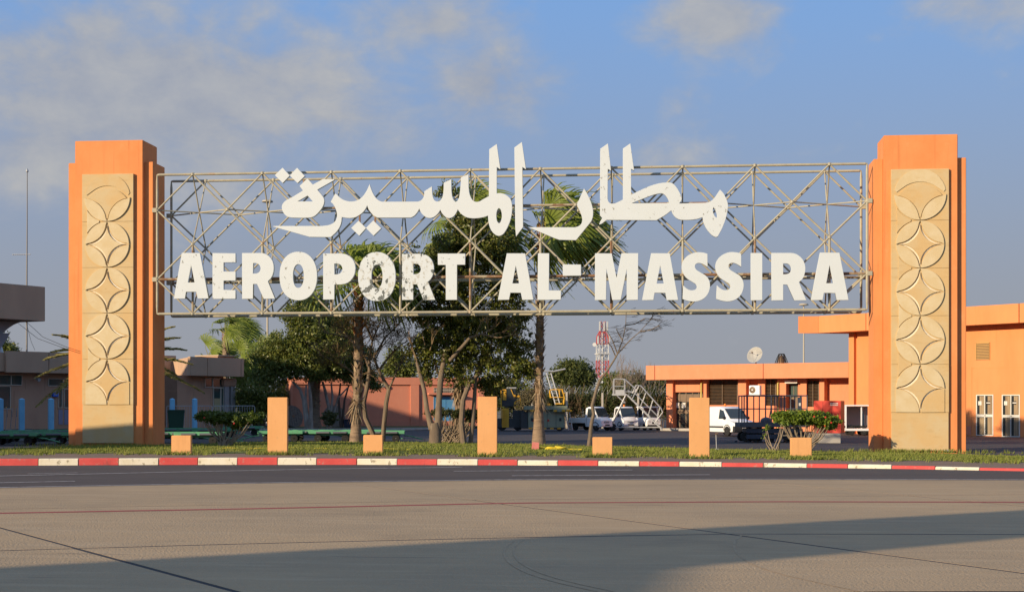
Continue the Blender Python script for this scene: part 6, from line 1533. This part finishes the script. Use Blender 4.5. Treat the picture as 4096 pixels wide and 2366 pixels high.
# --- dark belt machine left of the loader
p = GD(2040, 114); dm = thing('belt_machine', 'dark cabbed machine with yellow uprights under the trees', 'loader', p, TH)
def C(px, py): return ((px - 2040) / FP * 114, CH + (HY - py) / FP * 114)
def dbox(name, m, px0, px1, py0, py1, y0, y1, bevel=.02):
    a, b = C(px0, py1), C(px1, py0); return MB().box(a[0], b[0], y0, y1, max(a[1], .02), b[1]).build(name, m, dm, bevel=bevel)
dbox('chassis', DGREY, 1990, 2092, 1672, 1708, -.9, .9); dbox('cab', DGREY, 2008, 2064, 1553, 1624, -.7, .7); dbox('cab_window', GLASS, 2024, 2062, 1556, 1590, -.715, -.70); dbox('cab_roof', GALV, 2026, 2066, 1548, 1553, -.75, .75)
dbox('engine_cover', DGREY, 2050, 2096, 1640, 1690, -.6, .8)
dbox('mast', YEL, 2010, 2026, 1556, 1600, -.76, -.72); dbox('mast', YEL, 2008, 2036, 1632, 1708, -.98, -.91); dbox('mast', YEL, 2003, 2007, 1560, 1700, -.9, -.8)
for k in range(7): dbox('ladder_step', YEL, 2008, 2024, 1640 + k * 9, 1642 + k * 9, -1.05, -.99, 0)
for pts in ([(2044, 1556, -.8), (2056, 1586, -.8), (2078, 1584, -.8)], [(2080, 1586, -.8), (2084, 1626, -.8), (2056, 1624, -.8), (2060, 1606, -.8), (2078, 1598, -.8)]):
    MB().tube([(C(a, b)[0], y, C(a, b)[1]) for a, b, y in pts], .035, 6).build('guard_rail', YEL, dm, smooth=True)
for a, b_ in ((2058, 1582), (2060, 1612), (2068, 1625), (2074, 1584)): MB().lathe([(.09, 0), (.09, .12)], (C(a, b_)[0], -.9, C(a, b_)[1]), (0, 1, 0), 10).build('lamp', YEL, dm)
for x in (-.6, .6):
    for s in (-.75, .75): wheel(dm, x, s, .36, .2, side=1 if s > 0 else -1)

# --- dark blue scissor lift trailer
ZL = 79.0
p = GD(3080, ZL); sl_ = thing('lift_platform', 'dark blue railed lift platform on a low trailer in front of the low building', 'lift platform', p, TH)
def C(px, py): return ((px - 3080) / FP * ZL, CH + (HY - py) / FP * ZL)
def lbox(name, m, px0, px1, py0, py1, y0, y1, bevel=.01):
    a, b = C(px0, py1), C(px1, py0); return MB().box(a[0], b[0], y0, y1, a[1], b[1]).build(name, m, sl_, bevel=bevel)
lbox('platform_deck', LIFTG, 2950, 3222, 1688, 1706, -.95, .95, .02)
lbox('kick_board', LIFTG, 2966, 3210, 1686, 1694, -.93, -.90)
def lt(name, pts, r_, m=LIFTG): return MB().tube([(C(a, b)[0], y, C(a, b)[1]) for a, b, y in pts], r_, 6).build(name, m, sl_)
for y in (-.9, .9):
    for a in (2966, 2978, 3026, 3074, 3096, 3112, 3150, 3192, 3215): lt('rail_post', [(a, 1690, y), (a, 1582, y)], .035)
    lt('top_rail', [(2964, 1582, y), (3217, 1582, y)], .04); lt('mid_rail', [(2964, 1634, y), (3217, 1634, y)], .03)
for a in (2966, 3215):
    for b_ in (1582, 1634): lt('end_rail', [(a, b_, -.9), (a, b_, .9)], .035)
lt('control_lever', [(3076, 1634, -.6), (3064, 1690, -.7)], .025)
lbox('control_box', NAVY, 3178, 3192, 1588, 1640, -.98, -.86); lbox('control_label', PAPER, 3181, 3189, 1610, 1622, -.985, -.981)
for k, (a, b_, c, d) in enumerate(((2978, 3200, 1712, 1730), (2975, 3205, 1735, 1753), (2945, 3210, 1768, 1786))):
    lbox('lift_frame', NAVY, a, b_, c, d, -.8, .8, .02)
lbox('tow_bar', NAVY, 2938, 2948, 1760, 1792, -.1, .1)
for a in (2990, 3032, 3080, 3140, 3190): lbox('frame_post', NAVY, a, a + 10, 1706, 1790, -.5, .5)
lbox('outrigger_pad', mat('tan_pad', (.45, .38, .26), rough=.8), 3100, 3138, 1737, 1741, -1.1, -.82)
for a in (2975, 3010, 3165, 3195):
    for s in (-.62, .62): wheel(sl_, C(a, 0)[0], s, .26, .18, side=1 if s > 0 else -1)
for (a, b_) in ((3010, 1650), (3052, 1652)): pass
MB().lathe([(.30, 0), (.30, .1), (.22, .22), (.05, .28)], (C(3060, 0)[0], -.3, C(0, 1688)[1]), (0, 0, 1), 14).build('hose_reel', LIFTG, sl_, smooth=True)

# --- red cabinet on a concrete block
ZR_ = 78.0
p = GD(3305, ZR_); rc = thing('red_cabinet', 'tall red steel cabinet with small white lettering behind the right shrub', 'cabinet', p, TH - R(22))
def H(py, zc): return CH + (HY - py) / FP * zc
zb, zt = H(1730, ZR_), H(1602, ZR_)
MB().box(-.55, .85, -.55, .55, zb, zt).build('casing', REDC, rc, bevel=.012)
for x in (-.08, .38): MB().box(x, x + .012, -.556, -.55, zb + .05, zt - .05).build('door_seam', BLACK, rc)
for k in range(9):
    for r0 in range(2):
        MB().box(.30 + k * .045, .335 + k * .045, -.553, -.5505, zt - .16 - r0 * .085, zt - .105 - r0 * .085).build('lettering', PAPER, rc)
MB().box(-.12, -.09, -.58, -.553, zb + .8, zb + .92).build('handle', HUB, rc)
cbk = MB().box(-.75, .75, -.45, .45, -.05, zb - .004).build('concrete_block', PALEC, bevel=.03); cbk.location = GD(3298, ZR_ - 1); cbk.location.z = 0; cbk.rotation_euler = (0, 0, TH); tag(cbk, 'weathered pale concrete block carrying the red cabinet', 'block')

# --- white open-sided service cart
ZG = 96.0
p = GD(3425, ZG); gc = thing('service_cart', 'white open-sided service cart with gas bottle, half behind the right pillar', 'cart', p, TH)
def C(px, py): return ((px - 3425) / FP * ZG, CH + (HY - py) / FP * ZG)
def gbox(name, m, px0, px1, py0, py1, y0, y1, bevel=.008):
    a, b = C(px0, py1), C(px1, py0); return MB().box(a[0], b[0], y0, y1, a[1], b[1]).build(name, m, gc, bevel=bevel)
gbox('bed', WPAINT, 3373, 3480, 1712, 1721, -.7, .7); gbox('roof', WPAINT, 3372, 3482, 1618, 1623, -.75, .75); gbox('side_wall', WPAINT, 3373, 3377, 1623.5, 1711.5, -.7, .7); gbox('back_wall', mat('grey_panel', (.30, .28, .27), rough=.7), 3378, 3480, 1624, 1711, .6, .66)
gbox('upright', WPAINT, 3435, 3440, 1623.5, 1711.5, -.6, -.5)
for a in (3400, 3448, 3474):
    for s in (-.5, .5): wheel(gc, C(a, 0)[0], s, .2, .12, side=1 if s > 0 else -1)
MB().lathe([(.13, 0), (.13, .85), (.05, 1.0), (.05, 1.08)], (C(3447, 0)[0], -.35, C(0, 1711)[1]), n=12).build('gas_bottle', mat('grey_blue_bottle', (.10, .16, .18), rough=.5), gc, smooth=True)
for k in range(9):
    c = Vector((C(3372 + k * 10, 0)[0], -.5, C(0, 1705)[1])); MB().tube([c + Vector((.12 * math.cos(t), .1 * math.sin(t), .07 * math.sin(t * 2 + k))) for t in np.linspace(0, 6.3, 12)], .045, 6).build('coiled_hose', BLACK, gc, smooth=True)
MB().box(C(3378, 0)[0], C(3470, 0)[0], -.3, .3, .28, .36).build('axle_beam', TRIM, gc)

# --- green flat trolleys
def trolley_parts():
    r_ = thing('flat_trolley', 'x', 'trolley', (0, 0, 0))
    MB().box(-1.15, 1.15, -.72, .72, .46, .52).build('deck', GREENT, r_, bevel=.012)
    for s in (-1, 1):
        MB().box(-1.18, 1.18, min(s * .72, s * .78), max(s * .72, s * .78), .44, .60).build('side_rail', GREENT, r_, bevel=.012)
        MB().box(min(s * 1.18, s * 1.10), max(s * 1.18, s * 1.10), -.719, .719, .521, .585).build('end_rail', GREENT, r_, bevel=.012)
        MB().box(-.95, .95, min(s * .36, s * .46), max(s * .36, s * .46), .33, .459).build('chassis_beam', GREENT, r_)
        for x in (-.72, .72): wheel(r_, x, s * .56, .20, .13, side=s)
        MB().tube([(s * .72, -.6, .2), (s * .72, .6, .2)], .035, 6).build('axle', TRIM, r_)
    MB().tube([(1.15, 0, .34), (1.5, 0, .30), (2.15, 0, .12)], .035, 6).build('drawbar', GREENT, r_); MB().lathe([(.075, -.02), (.075, .02)], (2.2, 0, .11), n=10).build('tow_eye', TRIM, r_)
    for k in range(2): MB().tube([(-.45 + k * .9 - .35, -.80, .50), (-.45 + k * .9 + .35, -.80, .50)], .055, 8).build('end_roller', GREYR, r_)
    return r_
def copy_tree(o, parent=None):
    c = o.copy(); COL.objects.link(c); c.parent = parent
    for ch in list(o.children):
        copy_tree(ch, c)
    return c
proto = trolley_parts()
TR = [(1125, 79.5, 4, 'green flat trolley behind the tall post, its drawbar pointing left', 180), (1245, 81.5, -3, 'green flat trolley just right of the tall left post', 0), (1330, 79.8, 2, 'green flat trolley left of the shaggy palm trunk', 0), (1452, 81.8, 0, 'green flat trolley right behind the shaggy palm trunk', 0), (1530, 79.6, 3, 'green flat trolley at the right end of the row, behind the bare brown tree', 0),
      (60, 73.5, 7, 'shaded green flat trolley nearest the camera at the left edge', 0), (185, 74.6, 9, 'shaded green flat trolley in the front row touching the left pillar', 0), (-30, 77.0, 7, 'shaded green flat trolley at the left frame edge, second row', 0), (110, 80.5, 5, 'shaded green flat trolley in the back row below the blue posts', 0), (235, 82.5, 6, 'shaded green flat trolley in the back row beside the left pillar', 0),
      (690, 76.5, 5, 'shaded green flat trolley just right of the left pillar, front row', 0), (800, 75.2, 3, 'shaded green flat trolley behind the left shrub, front row', 0), (720, 88.0, 4, 'shaded green flat trolley below the dark green bin, back row', 0), (860, 87.0, 2, 'shaded green flat trolley behind the left shrub, back row', 0), (975, 96.0, 3, 'shaded green flat trolley far back right of the left shrub', 0)]
for k, (px, zc, a, lab, flip) in enumerate(TR):
    o = proto if k == 0 else copy_tree(proto)
    o.location = GD(px, zc, -.035); o.rotation_euler = (0, 0, TH + R(a + flip)); tag(o, lab, 'trolley', 'green flat baggage trolleys')

# --- blue posts, bin, barriers, luggage carts at the mauve building
bpos = [(2, 'sky-blue square post at the very left edge of the picture'), (87, 'second sky-blue square post from the left edge'), (204, 'sky-blue square post close to the left side of the pillar'), (689, 'sky-blue square post in front of the dark green bin'), (779, 'sky-blue square post right of the dark green bin')]
for px, lab in bpos:
    zc = 100.0; h_ = H(1591, zc); q = .16 if px < 300 else .135
    m_ = MB().box(-q, q, -q, q, -.05, h_ - .08); m_.add([(-q, -q, h_ - .08), (q, -q, h_ - .08), (q, q, h_ - .08), (-q, q, h_ - .08), (0, 0, h_)], [(0, 1, 4), (1, 2, 4), (2, 3, 4), (3, 0, 4)])
    o = m_.build('bollard_post', SKYB); o.location = GD(px, zc); o.rotation_euler = (0, 0, TH + R(32)); tag(o, lab, 'post', 'sky-blue posts before the mauve building')
p = GD(705, 98.0); bn = thing('wheelie_bin', 'dark green wheeled rubbish bin between the blue posts', 'bin', p, TH + R(10)); hb_ = H(1640, 98)
MB().loft([[Vector((a * x, b * y, z)) for a, b in ((-1, -1), (1, -1), (1, 1), (-1, 1))] for x, y, z in ((.42, .34, .12), (.52, .42, hb_ * .92), (.55, .45, hb_ * .92), (.55, .45, hb_ * .96))]).build('body', BING, bn)
MB().box(-.57, .57, -.47, .47, hb_ * .962, hb_ + .04).build('lid', BING, bn, bevel=.04)
for s in (-.35, .35): wheel(bn, s, .38, .1, .06)
def barrier(label, px0, px1, zc, rz):
    a, b = GD(px0, zc), GD(px1, zc); L = (b - a).length; r_ = thing('crowd_barrier', label, 'barrier', a, TH + rz, 'steel crowd barriers'); h_ = H(1622, zc); z0 = .16
    MB().tube([(0, 0, z0), (0, 0, h_ - .08), (.08, 0, h_), (L - .08, 0, h_), (L, 0, h_ - .08), (L, 0, z0), (0, 0, z0)], .024, 6).build('frame', GALV, r_, smooth=True)
    n = int(L / .17)
    for k in range(1, n): MB().tube([(L * k / n, 0, z0), (L * k / n, 0, h_)], .011, 5).build('upright', GALV, r_)
    for x in (.25, L - .25): MB().tube([(x, -.28, .02), (x, 0, z0), (x, .28, .02)], .02, 5).build('foot', GALV, r_)
barrier('steel crowd barrier behind the dark green bin', 667, 848, 106, 0.0); barrier('steel crowd barrier right of the first, before the white columns', 850, 1020, 106, R(-2))
for k in range(4):
    p = GD(28 + k * 19, 104 + k * .6); c_ = thing('luggage_cart', ['dark luggage cart with yellow handle, outermost of the nested row at the left edge', 'second dark luggage cart of the nested row', 'third dark luggage cart of the nested row', 'dark luggage cart at the right end of the nested row, beside a blue post'][k], 'luggage cart', p, TH + R(20), 'nested luggage carts')
    h_ = H(1628, 104)
    for s in (-.28, .28):
        MB().tube([(-.1, s, .1), (.02, s, h_ - .1), (-.05, s, h_)], .022, 6).build('frame_tube', HUB, c_); MB().tube([(-.1, s, .22), (.75, s * .7, .16)], .022, 6).build('frame_tube', HUB, c_); wheel(c_, 0, s, .09, .05)
    MB().tube([(-.05, -.3, h_), (-.05, .3, h_)], .035, 7).build('handle', YEL, c_)
    MB().box(-.02, .03, -.26, .26, h_ * .62, h_ * .86).build('advert_board', DGREY, c_); MB().box(0, .7, -.2, .2, .2, .24).build('tray', DGREY, c_); wheel(c_, .7, 0, .09, .05)

# --- small things on the lawn
p = lawn_pt(2141, 57.2); pk = MB().loft([[Vector((a * x, b * x, z)) for a, b in ((-1, -1), (1, -1), (1, 1), (-1, 1))] for x, z in ((.145, -.05), (.135, .30), (.125, .325))]).build('marker_block', PINK, bevel=.01); pk.location = p; pk.rotation_euler = (R(-4), R(3), TH); tag(pk, 'small pink painted block on the lawn at the foot of the tall palm', 'block')
hp = lawn_pt(2215, 57.6); pts = []
for t in np.linspace(0, 1, 90):
    a = t * 6.28 * 3.2; r_ = .55 + .25 * math.sin(t * 9)
    pts.append(Vector((-.1 + r_ * math.cos(a) * (1.0 - .3 * t), .35 * math.sin(a), .06 + .05 * math.sin(a * 1.3) + .04 * t)))
pts += [Vector((.5 + .12 * k, -.1 + .03 * math.sin(k), .05)) for k in range(6)]
hs = MB().tube(pts, .035, 7).build('garden_hose', HOSE, smooth=True); hs.location = hp; tag(hs, 'loose heap of yellow garden hose on the lawn beside the tall palm', 'hose')
for (x0, x1, py, lab) in ((620, 905, 1797, 'yellow hose lying in the grass behind the first short post'), (905, 1640, 1795, 'long yellow hose lying across the lawn behind the tall left post')):
    pts = []
    for x in np.linspace(x0, x1, 40):
        q = G(x, py + 1.2 * math.sin(x * .02), .22); q.z = lawn_z(q.x, q.y) + .055 + .02 * math.sin(x * .05); pts.append(q)
    o_ = pts[0]; h_ = MB(o_).tube(pts, .011, 5).build('garden_hose', HOSE, smooth=True); h_.location = o_; tag(h_, lab, 'hose')
p = lawn_pt(2866, 58.0); spk = thing('sprinkler', 'thin metal sprinkler stand on the lawn right of the tall right post', 'sprinkler', p)
MB().tube([(0, 0, .1), (-.02, 0, .66)], .014, 6).build('riser', GALV, spk); MB().tube([(-.06, 0, .66), (.06, 0, .70)], .03, 6).build('head', BRONZE, spk)
for k in range(3):
    a = k * 2.09; MB().tube([(0, 0, .12), (.2 * math.cos(a), .2 * math.sin(a), 0)], .012, 5).build('leg', GALV, spk)
for px, zc, s, lab in ((575 + 5, 58, .07, 'small pale stone in the grass at the foot of the left pillar'), (2345, 60, .08, 'small pale stone beside the leaning sapling'), (3790, 59, .12, 'pale stone rubble at the foot of the right pillar')):
    p = lawn_pt(px, zc); m_ = MB().lathe([(s * .5, -.02), (s, s * .3), (s * .8, s * .8), (s * .2, s)], n=7); o = m_.build('stone', PALEC); o.location = p; o.scale = (1.4, .8, .8); tag(o, lab, 'stone')
